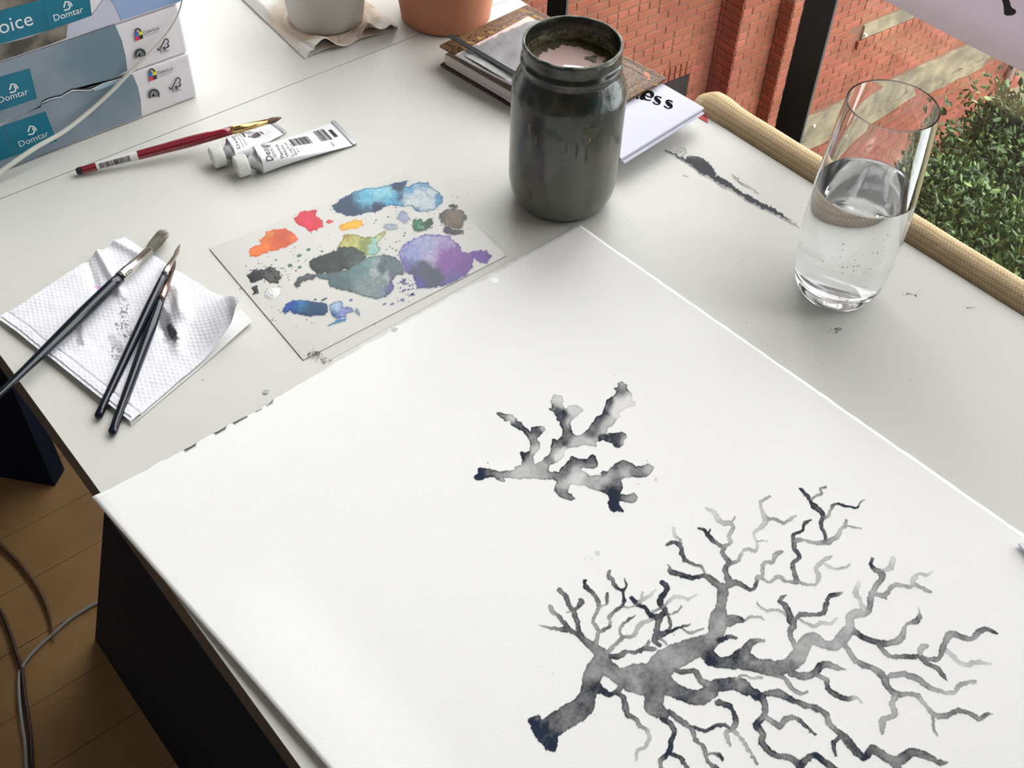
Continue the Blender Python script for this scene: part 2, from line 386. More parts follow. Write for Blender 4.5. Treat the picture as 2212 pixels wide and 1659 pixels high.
for i in range(5):     # soldier course over the small opening, two rows
    for r_ in range(2):
        a = hole[0] - .01 + i * (hole[1] - hole[0] + .02) / 5; b = a + (hole[1] - hole[0] + .02) / 5 - .01
        cand.append((900, brick_verts(a, b, hole[3] + .005 + r_ * .066, hole[3] + .064 + r_ * .066, DA, .012)))
cand.sort(key=lambda c: -c[0])
for vis, v in cand[:300]: mesh_np('brick', v, BF, brick_m, bld)
p = MB()
for vis, v in cand[300:]: p.add(v, BF)
o = p.build('brick_field', brick_m, bld); o['kind'] = 'stuff'
p = MB(); p.prism([wpt(hole[0], hole[2], DA + .0015), wpt(hole[1], hole[2], DA + .0015), wpt(hole[1], hole[3], DA + .0015), wpt(hole[0], hole[3], DA + .0015)], -WN * .004); p.build('dark_opening', mat('dark_opening', (.02, .015, .015), .9), bld)
# stone sill, projecting brick ledges, cement band, drainpipe
def wbox(name, s0, s1, t0, t1, D0, pr, m_, rag=0, n=40):
    p = MB(); V = []
    for i in range(n + 1):
        s = s0 + (s1 - s0) * i / n; ra = rag * (vn(np.array([s * 40]), np.array([3.]), 9, 4, 3)[0] - .5) * 2; rb = rag * .4 * (vn(np.array([s * 40]), np.array([33.]), 7, 4, 3)[0] - .5) * 2
        V += [wpt(s, t0 + ra, D0 + .02), wpt(s, t0 + ra, D0 - pr), wpt(s, t1 + rb, D0 - pr), wpt(s, t1 + rb + .01, D0 + .02)]
    Fs = [(4 * i + a, 4 * i + 4 + a, 4 * i + 4 + (a + 1) % 4, 4 * i + (a + 1) % 4) for i in range(n) for a in range(4)] + [(0, 1, 2, 3), (4 * n + 3, 4 * n + 2, 4 * n + 1, 4 * n)]
    return mesh_np(name, V, Fs, m_, bld)
wbox('stone_sill', 8.16, 9.6, -4.05, -3.92, DC, .02, stone_m, .012)
for i in range(14): mesh_np('sill_brick', brick_verts(8.12 + i * .108, 8.12 + i * .108 + .1, -4.14, -4.06, DC, .03), BF, brick_m, bld)
wbox('cement_band', 7.3, 10.75, -5.00, -4.72, DC, .03, stone_m, .10, 90)
wbox('cement_band', 7.3, 10.4, -5.08, -4.99, DC, .055, stone_m, .03, 70)
dk = mat('dark_brick_ledge', L(120, 66, 52), .9, col2=L(140, 80, 62), nscale=8, bump=.6, bscale=30)
wbox('brick_ledge', 7.3, 11.3, -5.36, -5.30, DC, .05, dk, .004)
wbox('brick_ledge', 7.3, 11.3, -5.60, -5.52, DC, .07, dk, .004)
tube('drainpipe', [wpt(10.95, -4.6, DC - .09), wpt(10.93, -5.2, DC - .09), wpt(10.91, -6.2, DC - .09)], .045, mat('grey_pipe', L(140, 116, 108), .7), bld, sub=1)
for (x_, y_) in ((1838, 72), (1752, 268)):
    s_, t_ = wl(x_ + 22 * 0 + 25 * (x_ > 1800), y_, DC); 
    mesh_np('wall_plug', brick_verts(s_ - .012, s_ + .012, t_ - .012, t_ + .012, DC, .05, b=.004), BF, mat('white_plug', (.7, .7, .68), .6), bld)
gr = MB().box((1.0, -6, ZG - .1), (40, 30, ZG)).build('ground_outside', mat('earth', L(70, 66, 46), .95, col2=L(96, 90, 62), nscale=1.2, bump=.8, bscale=6, detail=6)); struct(gr)

# shrubs
leaf_a = mat('leaf_green', L(58, 86, 42), .4, island=.65); leaf_b = mat('leaf_pale', L(96, 124, 68), .4, island=.5)
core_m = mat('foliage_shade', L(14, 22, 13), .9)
def shrub(label, clumps, nleaf, nparts, seed):
    R = np.random.RandomState(seed)
    cs = [(CC + ray(px, py) / np.linalg.norm(ray(px, py)) * dist, rad) for px, py, dist, rad in clumps]
    base = np.array([cs[0][0][0], cs[0][0][1], ZG]); rt = empty('shrub', tuple(base), label, 'shrub', None)
    LV, LF = [], []; leaves = []
    for i in range(nleaf):
        c, rad = cs[R.randint(len(cs))]
        d = R.normal(size=3); d /= np.linalg.norm(d)
        if d @ (c - CC) > .3 * np.linalg.norm(c - CC): d = -d
        q = c + d * rad * (R.uniform(.62, 1.16))
        ln = R.uniform(.026, .058); wd = ln * R.uniform(.18, .29)
        ax = d * R.uniform(.3, 1) + R.normal(size=3) * .6 + np.array([0, 0, .35]); ax /= np.linalg.norm(ax)
        nn = R.normal(size=3) * .7 + np.array([0, 0, .8]); sd = np.cross(ax, nn); sd /= np.linalg.norm(sd); up = np.cross(sd, ax)
        V = [q, q + ax * ln * .35 + sd * wd - up * .003, q + ax * ln * .75 + sd * wd * .7 - up * .004, q + ax * ln, q + ax * ln * .75 - sd * wd * .7 - up * .004, q + ax * ln * .35 - sd * wd - up * .003, q + ax * ln * .35 + up * .004, q + ax * ln * .75 + up * .003]
        leaves.append((np.linalg.norm(q - CC), V, R.rand()))
    LFc = [(0, 1, 6), (1, 2, 7, 6), (2, 3, 7), (0, 6, 5), (5, 6, 7, 4), (7, 3, 4)]
    leaves.sort(key=lambda l: l[0])
    vis = [l for l in leaves if 1900 < pj(l[1][0])[0] < 2215 and 180 < pj(l[1][0])[1] < 660]
    parts = vis[:nparts]; ids = set(id(l) for l in parts)
    for l in parts: mesh_np('leaf', l[1], LFc, leaf_b if l[2] > .8 else leaf_a, rt, smooth=True)
    for nm, mm, cond in (('foliage', leaf_a, lambda r: r <= .8), ('pale_foliage', leaf_b, lambda r: r > .8)):
        p = MB()
        for l in leaves:
            if id(l) not in ids and cond(l[2]): p.add(l[1], LFc)
        if p.v: o = p.build(nm, mm, rt, smooth=True); o['kind'] = 'stuff'
    tubes = MB()
    for c, rad in cs:
        # twiggy inner mass
        for j in range(60):
            d = R.normal(size=3); d /= np.linalg.norm(d); a = c - np.array([0, 0, rad * .8]); b = c + d * rad * .95
            s = np.cross(b - a, [1, .3, 0]); s = s / np.linalg.norm(s) * .006; s2 = np.cross(s, b - a); s2 = s2 / np.linalg.norm(s2) * .006
            tubes.add([a - s, a + s, a + s2, b - s * .3, b + s * .3, b + s2 * .3], [(0, 1, 4, 3), (1, 2, 5, 4), (2, 0, 3, 5)])
    o = tubes.build('twigs', mat('twig', L(60, 52, 38), .9), rt); o['kind'] = 'stuff'
    for k_, (c, rad) in enumerate(cs):
        g = base + (c - base) * np.array([.25, .25, 0])
        tube('stem', [g, (g + c) / 2 + np.array([.05, .02, 0]), c], [.03, .02, .01], mat('bark', L(58, 46, 34), .9), rt, n=7, sub=3)
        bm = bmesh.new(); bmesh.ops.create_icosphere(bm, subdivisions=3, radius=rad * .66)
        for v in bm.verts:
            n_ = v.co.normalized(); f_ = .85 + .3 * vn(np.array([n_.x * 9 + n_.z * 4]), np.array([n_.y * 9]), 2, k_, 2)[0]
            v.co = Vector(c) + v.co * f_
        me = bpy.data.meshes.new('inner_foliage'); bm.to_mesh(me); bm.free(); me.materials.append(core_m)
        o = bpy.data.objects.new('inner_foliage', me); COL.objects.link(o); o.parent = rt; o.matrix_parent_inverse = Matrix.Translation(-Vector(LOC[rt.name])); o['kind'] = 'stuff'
    return rt
shrub('dense green leafy shrub growing against the foot of the red brick wall', [(2200, 330, 7.0, .42), (2120, 400, 6.9, .34), (2230, 450, 6.7, .42), (2165, 480, 6.6, .34), (2185, 300, 7.1, .2), (2090, 360, 7.1, .17), (2160, 262, 7.2, .09), (2260, 350, 7.1, .4),
       (2040, 440, 6.3, .22), (2010, 500, 6.1, .2), (2110, 540, 6.0, .3), (2180, 600, 5.9, .32), (2060, 590, 5.9, .3), (2240, 640, 5.8, .32), (2000, 420, 6.4, .13), (2130, 680, 5.7, .3)], 21000, 300, 5)
#@@OBJECTS
paper_m = mat('watercolour_paper', L(243, 242, 240), .85, spec=.2, bump=.05, bscale=900)
ink_m = mat('ink_on_paper', (1, 1, 1), .8, spec=.2, attr='Col', bump=.05, bscale=900)
PAPER = lin((243, 242, 240))
white_p = mat('white_plastic', L(236, 236, 232), .35)
black_i = mat('black_print', (.02, .02, .022), .6)

# ---------------------------------------------------------------- big sheet
PZ = .0003
pt = at(1252, 486, PZ); pl = at(198, 1073, PZ + .0005); dY = at(2200, 1142, PZ) - at(1340, 543, PZ); dY /= np.linalg.norm(dY)
pr2 = pt + dY * .594; pl2 = at(707, 1659, PZ) + (at(707, 1659, PZ) - at(345, 1239, PZ)) * 2.15
sheet = empty('watercolour_sheet', tuple(pt[:2]) + (TZ,), 'large white watercolour sheet with two grey ink corals, overhanging the front edge of the desk', 'paper', None)
def sheet_z(X, Y):
    # the free corner droops a little over the desk edge and the near edge lifts slightly off the desk
    return TZ + PZ + .0004 + np.where(X < XL, -(XL - X) * .12, 0) + .004 * sst(.16, .095, X) * sst(.42, .30, Y)
NU, NV = 150, 180; V = []
for i in range(NU + 1):
    for j in range(NV + 1):
        u_, v_ = i / NU, j / NV
        q = (pt * (1 - u_) + pl * u_) * (1 - v_) + (pr2 * (1 - u_) + pl2 * u_) * v_
        q = q.copy()
        if j == 0:    # deckled torn edge
            q[1] += .0035 * (vn(np.array([u_ * 400.]), np.array([1.]), 7, 2, 3)[0] - .5) + .006 * (u_ < .16) * (vn(np.array([u_ * 300.]), np.array([5.]), 9, 8, 2)[0] - .3) * (u_ > .01)
            q[1] -= .004 * math.sin(math.pi * min(1, max(0, (u_ - .5) / .5)))
        if i == 0: q[0] += .0012 * (vn(np.array([v_ * 500.]), np.array([1.]), 7, 3, 3)[0] - .5)
        q[2] = float(sheet_z(q[0], q[1])); V.append(q)
idx = np.arange((NU + 1) * (NV + 1)).reshape(NU + 1, NV + 1)
Fq = np.stack([idx[:-1, :-1], idx[1:, :-1], idx[1:, 1:], idx[:-1, 1:]], -1).reshape(-1, 4)
o = mesh_np('sheet', V, Fq, paper_m, sheet)
so = o.modifiers.new('s', 'SOLIDIFY'); so.thickness = .0003; so.offset = -1

def ink_rgb(f, a_edge=.22, dk=(40, 44, 52), blue=(32, 44, 68), hi=1.0):
    d = f.D / np.maximum(f.W, 1e-9)
    n1 = vn(f.px, f.py, 26, 3, 4); n2 = vn(f.px, f.py, 3.2, 9, 2); n3 = vn(f.px, f.py, 10, 15, 3)
    t = d * (.62 + .75 * n1) * (.85 + .3 * n3)
    t = t * (1 + .28 * (n2 - .5)) + a_edge * np.exp(-((f.sd + 1.6) / 1.5) ** 2) * np.clip(d * 1.6, 0, 1)
    t = np.clip(t, 0, 1.15); t *= sst(.9, -.9, f.sd)
    al = 1 - np.exp(-1.75 * t ** 1.2)
    bl = np.clip((d - .85) * 2.2, 0, 1)[..., None]
    ink = lin(dk) * (1 - bl) + lin(blue) * bl
    mid = lin((120, 124, 130)); k = np.clip(al * 1.15, 0, 1)[..., None]
    rgb = PAPER * (1 - k) + ink * k
    return rgb, t * (f.sd < 1.2)

# small coral
A_ = (1000, 780, 4.609)
poly1 = [(105,1155),(150,1105),(140,1070),(180,1048),(225,1070),(290,1080),(400,1098),(510,1078),(505,1055),(535,1042),(575,1030),(590,985),(562,915),(585,900),(615,915),(660,890),(668,850),(665,800),(635,745),(600,705),(540,670),(478,635),(470,600),(425,600),(385,570),(335,530),(340,508),(365,503),(420,520),(490,535),(540,575),(540,605),(580,605),(592,640),(640,670),(675,705),(690,660),(730,645),(800,640),(822,678),(780,730),(735,775),(768,810),(765,870),(730,915),(700,950),(712,985),(715,1018),(750,1015),(800,975),(860,920),(880,850),(885,775),(915,772),(935,785),(985,745),(990,690),(975,650),(960,605),(930,590),(935,560),(900,510),(860,490),(862,465),(885,460),(870,400),(900,335),(925,328),(985,350),(1008,395),(985,420),(1030,475),(1050,440),(1100,435),(1145,440),(1207,490),(1150,535),(1090,575),(1065,630),(1085,680),(1090,715),(1125,742),(1180,735),(1225,700),(1290,605),(1330,545),(1380,530),(1420,430),(1435,375),(1500,340),(1530,300),(1503,285),(1510,262),(1540,260),(1540,215),(1585,203),(1640,240),(1630,275),(1680,320),(1695,375),(1690,395),(1725,410),(1705,445),(1640,470),(1560,515),(1562,555),(1515,590),(1505,630),(1450,670),(1425,718),(1500,715),(1580,703),(1625,720),(1632,745),(1600,800),(1605,825),(1560,860),(1520,865),(1480,820),(1400,790),(1330,800),(1338,840),(1320,858),(1270,850),(1220,838),(1130,858),(1045,865),(1020,890),(1005,955),(950,1000),(860,1045),(850,1090),(880,1105),(920,1095),(950,1105),(985,1055),(1065,975),(1080,945),(1115,960),(1160,975),(1240,965),(1270,935),(1305,930),(1330,975),(1350,1020),(1340,1060),(1300,1072),(1180,1065),(1180,1095),(1220,1105),(1260,1140),(1300,1135),(1380,1130),(1370,1110),(1400,1095),(1445,1095),(1500,1030),(1570,990),(1610,980),(1660,1010),(1720,1045),(1790,1040),(1840,1020),(1902,1055),(1870,1120),(1820,1155),(1740,1160),(1640,1160),(1570,1180),(1590,1250),(1580,1290),(1570,1320),(1620,1330),(1665,1325),(1700,1303),(1722,1320),(1745,1355),(1720,1400),(1670,1415),(1560,1390),(1560,1440),(1590,1465),(1608,1490),(1590,1510),(1540,1490),(1500,1505),(1465,1480),(1440,1410),(1465,1370),(1440,1330),(1380,1300),(1310,1285),(1210,1245),(1085,1225),(1060,1240),(1045,1310),(1080,1325),(1122,1365),(1080,1392),(1010,1375),(960,1350),(905,1285),(920,1240),(930,1200),(890,1180),(800,1180),(700,1165),(560,1178),(460,1162),(410,1155),(428,1205),(400,1212),(350,1190),(310,1155),(260,1150),(220,1165),(190,1190),(120,1185)]
spots1 = [(170,1120,90,1.2),(300,1110,70,.75),(400,1130,60,.5),(385,545,50,.85),(480,560,40,.35),(560,650,50,1),(630,700,50,1),(735,690,40,.9),(800,670,30,.3),(600,945,45,1),(720,780,60,.6),(730,870,40,.25),(1000,565,45,1.05),(900,480,45,.9),(940,400,50,.25),(1120,480,60,.2),(1040,690,70,.9),(1060,600,40,.3),(950,780,50,.9),(900,870,50,.7),(960,930,50,.15),(1350,570,60,1.05),(1420,620,50,.35),(1440,400,45,.95),(1570,300,55,.8),(1600,420,80,.14),(1590,230,30,.4),(1400,765,22,1.1),(1550,750,45,.9),(1600,780,30,.3),(1240,700,50,.7),(1180,800,70,.3),(1300,990,55,1),(1290,1040,40,.45),(1100,1000,60,.8),(1120,1080,50,.45),(1010,1080,60,.75),(960,1140,60,.7),(1130,1150,70,.22),(1400,1115,30,1),(1600,1020,70,.8),(1620,1120,60,.3),(1760,1070,70,.75),(1690,1110,40,.75),(1850,1070,40,.35),(1300,1190,70,.4),(1440,1170,60,.4),(1500,1300,80,1.0),(1500,1430,70,1.2),(1640,1350,60,.65),(1690,1340,40,.4),(1540,1180,60,.7),(980,1340,70,.75),(1000,1220,60,.3),(850,970,40,.75),(700,1040,80,.5),(760,1120,100,.35),(600,1130,100,.35),(850,1120,60,.6)]
lo_ = np.array([at(x, y, PZ + .0006) for x, y in ((1010, 780), (1450, 780), (1450, 1130), (1010, 1130))])
f = Field(lo_[:, 0].min(), lo_[:, 0].max(), lo_[:, 1].min(), lo_[:, 1].max(), PZ + .0005, .00042, warp=1.3, wsc=7, seed=3)
f.poly(poly1, *A_); f.W += 1e-3; f.D += 4e-4; f.spots(spots1, *A_)
f.sd = f.sd + 1.6 * (vn(f.px, f.py, 3.5, 41, 2) - .5)
for x, y, r in ((1417, 1035, 4), (1379, 1045, 2), (1327, 811, 1.4), (1054, 1000, 1.3), (1398, 995, 1.3), (1290, 1195, 6), (1278, 1206, 3), (1264, 1207, 2)):
    f.seg((x, y, r, .12), (x + .1, y, r, .12))
c_, a_ = ink_rgb(f, .3)
o = f.mesh('ink_coral', c_, ink_m, sheet, .05, a_, z=sheet_z(f.X, f.Y) + .00006); o['label'] = 'small stubby grey ink coral'

# large coral
Bc = (1120, 1200, 3.615); Cc = (1400, 1020, 4.254); Dc = (1600, 1180, 3.464)
SB_ = """130,1300,50,1.25;220,1400,85,1.25;260,1500,34,1.15|110,1290,36,1.2;150,1270,28,1.1|245,1350,88,.95;370,1265,92,.75;500,1180,85,.8;545,1060,68,.9;580,930,72,.7;650,840,80,.65
650,840,75,.65;780,940,62,.7;930,960,120,.65;1050,950,115,.8;1150,830,105,.5;1330,740,90,.6;1450,700,78,.75;1540,620,60,.55;1560,520,74,.5;1580,400,44,.65;1595,300,40,.65;1590,250,40,.65
1050,1000,95,.95;1060,1110,75,.8;1060,1180,72,.7;1150,1240,35,.85|1150,1010,75,.75;1260,1070,55,1;1390,1110,60,.85;1480,1080,60,.8;1530,1020,55,.85;1620,1005,50,1.05;1730,1000,50,.65;1800,1050,35,.8;1880,1090,25,1.1
1450,700,70,.8;1500,800,55,1;1600,840,45,1;1740,820,68,.85;1850,860,52,.85;1960,890,55,.75|1740,800,60,.8;1800,700,35,.8;1860,665,20,.65;1920,662,12,.5|1650,510,50,.7;1700,500,34,.9;1760,505,14,1
1780,500,14,.38;1830,475,12,.33;1885,480,10,.33;1900,500,7,.33;1925,505,4,.3|1550,660,20,1.1;1600,655,20,1.1;1650,635,16,.7;1700,650,8,.6
650,780,60,.6;590,720,38,.65;520,665,28,.8;470,600,22,.75;460,500,20,.8;410,410,18,.85;375,330,18,.8;320,265,20,.7|430,435,14,.8;465,400,14,.8;490,370,22,.85;490,345,18,.75|430,435,8,.5;370,445,5,.4
470,625,18,.75;400,580,18,.75;350,520,20,.75;310,465,18,.6;265,440,20,.42;250,395,18,.45|400,580,20,.8;340,575,18,.75;260,565,14,.6;210,555,10,.42;165,540,4,.4
600,700,20,.6;620,620,18,.45;630,590,16,.5;585,520,16,.5;600,470,16,.5;625,420,14,.5;620,350,16,.7;590,300,16,.65;540,260,16,.8;515,215,16,.95;522,195,15,.95|625,405,10,.35;670,385,10,.35;692,370,14,.65;692,300,12,.8
640,590,14,.5;710,555,16,.8;720,520,14,.4;705,480,14,.5;740,440,14,.6;800,400,14,.75;825,350,12,.9;808,280,12,1;750,230,16,.9;735,190,16,.85;700,160,16,.75;712,120,14,.75|815,275,10,.9;845,240,8,.75;825,180,5,.75
820,400,10,.35;900,400,10,.35;960,345,14,.3;1020,315,14,.2;1070,268,8,.15|960,335,8,.3;970,290,8,.3|690,760,20,.5;760,690,16,.5;820,640,16,.5;900,620,16,.4;935,550,18,.35;1010,510,16,.3;1050,490,12,.35
805,630,12,.4;795,570,14,.4;850,510,12,.6;910,468,6,.7|720,790,24,.95;790,785,22,.85;840,750,16,.85;920,755,18,.65;980,725,18,.75;1060,730,20,.6|990,720,14,.6;1020,670,14,.6
1100,700,16,.85;1060,660,20,.75;1080,620,35,.85;1085,560,22,.75;1090,490,28,.85;1030,465,18,1;990,405,16,1;930,380,18,1;880,335,18,1.1|1100,490,24,.8;1145,430,18,.8;1110,370,26,.9;1130,300,24,1;1165,255,20,.9;1120,210,20,1
1150,440,18,.75;1180,500,14,.75;1185,580,12,.6|1100,620,30,.9;1190,590,16,1;1270,560,10,.85;1340,540,8,.6|1280,575,9,.5;1350,600,11,.4;1440,570,7,.4|1180,460,10,.5;1240,440,9,.6;1270,400,8,.5
1050,440,14,.35;1110,415,10,.4;1160,370,10,.3;1200,330,16,.2;1270,325,14,.2;1330,335,16,.25;1395,300,7,.15|1100,640,14,.5;1160,690,12,.4
590,1030,60,.95;650,1050,28,1;710,1085,22,1.05;770,1070,22,.85;820,1110,20,.75;835,1180,24,.75;850,1240,20,.8;920,1280,18,.75;950,1335,16,.6;1010,1370,16,.4;1025,1430,16,.3;990,1490,15,.3;925,1530,15,.3;920,1590,14,.25|770,1060,18,.75;810,1020,25,.7
1120,1270,18,1.05;1180,1310,24,.85;1220,1360,20,.85;1195,1440,22,1.1;1175,1540,18,1.15;1110,1600,18,.65;1120,1680,16,.6|1175,1540,16,1.1;1260,1580,18,.75;1330,1680,18,.8|1180,1220,25,1.05;1270,1290,22,.8;1350,1350,20,.65;1385,1440,18,.7;1450,1500,18,.65;1470,1590,15,.7;1560,1680,18,.85
1470,1550,10,.6;1530,1545,12,.6;1580,1565,14,.75;1600,1605,6,.75|1350,1330,14,1.05;1460,1370,15,1;1520,1340,14,1;1590,1320,16,1;1660,1345,12,.75|1560,1150,30,.8;1640,1170,22,1;1680,1230,18,1.1;1695,1310,26,.85;1670,1350,22,.6;1620,1390,18,.3;1650,1480,14,.4
1680,1360,20,.35;1750,1440,16,.4;1800,1520,16,.4;1860,1625,12,.5|1180,870,20,.6;1260,910,18,.85;1370,900,22,.75;1420,970,25,.6;1500,1020,40,.75|1700,960,12,.35;1760,935,10,.3;1830,960,10,.3;1900,950,10,.3
1580,250,30,.7;1510,190,24,.8;1440,155,18,.75;1370,175,18,.85;1290,155,18,.85;1200,130,18,.85;1165,75,8,.25|1620,240,30,.65;1700,210,22,.7;1760,240,16,.65;1830,265,14,.65;1860,220,12,.85"""
SC_ = """530,950,12,.5;500,880,12,.5;430,850,16,.65;340,810,18,.75;305,740,20,.8;300,680,20,.85;240,640,18,.8;190,660,14,.75;172,665,8,.75|305,660,12,.5;290,610,14,.4;245,580,16,.2;238,510,14,.15
750,1010,35,.6;720,930,26,.7;710,870,26,.8;740,820,28,.8;680,740,22,.55;690,690,24,.65;610,640,18,.8;550,580,24,1;520,530,14,.85;465,510,12,.75|560,570,14,.9;570,525,8,.75|700,680,22,.5;760,650,16,.35;740,590,18,.3;780,520,20,.35;765,470,20,.35;680,460,26,.35;640,420,24,.25;600,365,18,.2;540,330,14,.3|770,460,10,.4;795,410,8,.35
770,830,20,.6;830,810,16,.4;860,740,16,.35;900,705,16,.35;980,725,14,.3;1005,690,16,.2;1000,640,12,.2;970,590,14,.15;980,540,18,.25;1050,500,20,.3;1080,430,28,.3;1045,350,18,.3;1030,280,16,.35;1070,245,14,.4;1120,218,14,.4|1000,630,8,.4;1100,628,8,.15|1090,430,22,.4;1170,430,18,.5;1250,465,14,.5;1300,440,14,.35;1355,400,12,.3
780,1010,30,.65;850,1030,20,.7;950,1075,16,.65;1000,1020,16,.75;1000,970,26,.35;1050,950,18,.4;1050,870,22,.4;1080,830,20,.35;1150,820,18,.4;1170,760,26,.4;1230,735,16,.5|1040,970,18,.4;1110,1010,12,.35;1190,960,18,.4;1270,1000,16,.45;1370,1010,18,.5;1450,1030,14,.4;1540,1030,14,.3;1570,960,20,.3;1545,880,20,.25;1590,830,20,.3;1640,790,20,.35;1685,770,10,.4
1620,835,12,.2;1700,885,12,.2;1790,880,12,.3;1855,840,10,.25|1360,1000,28,.75;1340,920,22,.65;1325,840,20,.75;1390,780,18,.85;1350,710,20,.75;1340,640,20,.75;1335,580,14,.8;1370,555,14,.8;1430,530,14,.85;1440,470,14,.85;1500,440,10,.85|1345,630,18,.5;1420,620,16,.4;1530,650,18,.4;1640,645,26,.65;1740,590,22,.4;1770,520,16,.35;1815,485,18,.45;1820,440,14,.5
1820,490,10,.4;1890,505,9,.45;1960,520,6,.3|1630,630,18,.8;1620,560,16,.85;1585,490,18,.75;1600,430,22,.9;1595,370,24,.95;1520,310,24,.85;1480,240,18,1;1440,185,16,1;1390,150,10,.95|1490,250,10,.5;1560,210,14,.5;1590,190,14,.55;1580,155,10,.5;1630,135,10,.6|1620,420,16,.65;1660,395,16,.4;1680,330,16,.5;1730,290,12,.95;1820,310,12,1.05;1910,325,12,1.05;1950,280,8,.65;1985,260,5,.6
1350,1590,30,.5;1300,1480,26,.65;1330,1410,36,.85;1320,1360,40,.95;1290,1280,26,.85;1250,1210,26,.9;1205,1190,16,.95;1230,1150,18,.65;1275,1130,8,.75|1270,1310,16,.35;1190,1265,14,.35;1100,1270,14,.3;1040,1240,12,.35;1005,1200,10,.5
1340,1370,24,.75;1400,1310,20,.8;1500,1310,20,.7;1610,1290,22,.65;1640,1200,24,.85;1670,1135,20,1;1740,1125,18,.85;1775,1100,14,.4|1400,1355,12,.4;1520,1410,18,.35;1590,1380,16,.25;1680,1390,14,.2;1730,1340,12,.2"""
SD_ = """0,840,70,.85;100,880,55,.85;200,905,60,.7;320,905,55,.8;430,830,65,.5;480,730,55,.48;540,690,50,.48;640,740,35,.42;720,730,45,.42;780,660,50,.48;820,600,38,.42;820,530,35,.35;870,500,32,.35;940,500,28,.42;970,440,22,.65;975,380,26,.48;1010,300,22,.5;1050,250,24,.65;1050,200,26,.7;1000,165,18,.8;975,140,15,1.1;985,95,12,.65
1060,180,14,.3;1120,160,28,.3;1140,100,22,.2|920,480,24,.25;890,400,18,.25;860,350,20,.3;885,275,18,.12|1020,355,16,.5;1080,375,20,.5;1130,300,18,.45;1190,290,14,.35;1270,305,14,.4;1290,250,20,.25;1330,205,14,.25;1390,215,14,.25;1438,185,7,.15|1300,285,14,.4;1350,310,14,.45;1420,345,12,.5
850,640,22,.75;920,680,20,.85;1030,720,22,.9;1150,720,24,.55;1210,675,30,.5;1225,600,16,.4;1270,570,16,.5;1330,550,22,.75;1340,500,12,.4;1328,460,8,.15|1030,730,20,.75;1090,800,18,.5;1170,830,18,.65;1320,820,20,.75;1400,845,16,.5;1480,835,20,.65;1520,740,26,.65;1570,660,30,.5;1650,675,22,.65;1730,690,18,.5;1780,640,24,.7;1850,620,18,.75;1925,650,8,.85
1340,810,18,.4;1350,760,22,.35;1400,745,14,.35|1340,830,16,.65;1400,880,16,.65;1480,920,20,.65;1510,960,18,.75;1540,1010,4,.75|1540,780,18,.25;1600,830,18,.25;1680,885,18,.25;1760,865,20,.3;1870,880,8,.2
770,720,20,.5;840,830,22,.48;930,895,22,.6;1010,920,22,.5;1070,980,28,.6;1100,1050,24,.65;1175,1110,24,.6;1250,1100,18,.48;1330,1120,20,.42;1390,1200,16,.35;1450,1260,24,.48;1530,1270,24,.65;1620,1230,20,.65;1700,1245,18,.75;1780,1290,18,.5;1830,1260,14,.7;1885,1255,6,.3
1100,975,20,.55;1200,955,22,.5;1320,990,24,.55;1420,1060,22,.5;1500,1085,18,.4;1590,1095,18,.4;1650,1030,20,.45;1755,1015,12,.4|1160,1120,24,.45;1130,1180,20,.35;1160,1250,22,.4;1110,1280,20,.35;1060,1310,28,.35;1060,1400,12,.5|1440,1270,14,.5;1440,1340,12,.5;1475,1410,7,.5
380,950,30,.7;470,970,28,.65;550,950,28,.65;590,900,26,.85;640,885,26,.6;720,910,20,.5;790,920,5,.5|570,960,18,.5;640,1000,18,.45;650,1060,20,.85;720,1120,20,.8;800,1140,22,.75;860,1130,16,.3;905,1165,8,.3|240,960,18,.65;330,990,16,.5;380,1060,18,.5;450,1100,14,.5;495,1085,10,.5
0,1050,50,.8;80,1090,36,1.1;150,1125,34,1.05;200,1100,24,.8;280,1095,30,.75;360,1140,24,1;470,1185,22,.75;600,1225,24,.65;645,1270,22,.65;660,1330,22,.5;740,1400,24,.75;800,1450,36,.85;860,1530,30,.85;930,1580,26,1.05;980,1520,34,.8;1060,1560,30,.7;1160,1610,40,.75;1240,1570,40,.95;1300,1540,34,.8;1400,1570,28,.85;1490,1620,22,.75;1550,1615,6,.6
160,1130,26,.85;185,1200,24,.65;170,1280,24,.75;115,1330,26,1.1;165,1400,22,.7;160,1470,26,.8;250,1560,22,.8;360,1580,24,.7;440,1630,32,1;490,1600,26,.95;550,1560,26,1.1;640,1620,24,.95;720,1680,24,.8|440,1630,28,1;440,1700,30,1|190,1280,18,.5;290,1340,26,.75;340,1290,20,.65;400,1280,18,.65;460,1320,18,.85;560,1410,8,.85
740,1430,16,.75;690,1480,18,1.1;715,1560,10,.75|1170,1640,30,.75;1180,1700,30,.75"""
lo_ = np.array([at(x, y, PZ + .0006) for x, y in ((1130, 1040), (2175, 1040), (2175, 1680), (1130, 1680), (1600, 1030))])
f = Field(max(lo_[:, 0].min(), .16), lo_[:, 0].max(), lo_[:, 1].min(), lo_[:, 1].max(), PZ + .0006, .00045, warp=1.7, wsc=9, seed=6)
f.W += 1e-6; f.D += 5e-7
for txt, fr_ in ((SB_, Bc), (SC_, Cc), (SD_, Dc)):
    for ch in txt.replace('\n', '|').split('|'):
        f.chain([tuple(float(v) for v in q.split(',')) for q in ch.split(';')], *fr_)
f.sd = f.sd + 1.5 * (vn(f.px, f.py, 3.5, 44, 2) - .5)
for x, y, r in ((1195, 1456, 1.5), (1286, 1545, 1.2), (1456, 1371, 1.2)): f.seg((x, y, r, .6), (x + .1, y, r, .6))
c_, a_ = ink_rgb(f, .18)
o = f.mesh('ink_coral', c_, ink_m, sheet, .05, a_, z=sheet_z(f.X, f.Y) + .00006); o['label'] = 'large branching sea fan coral in grey ink'
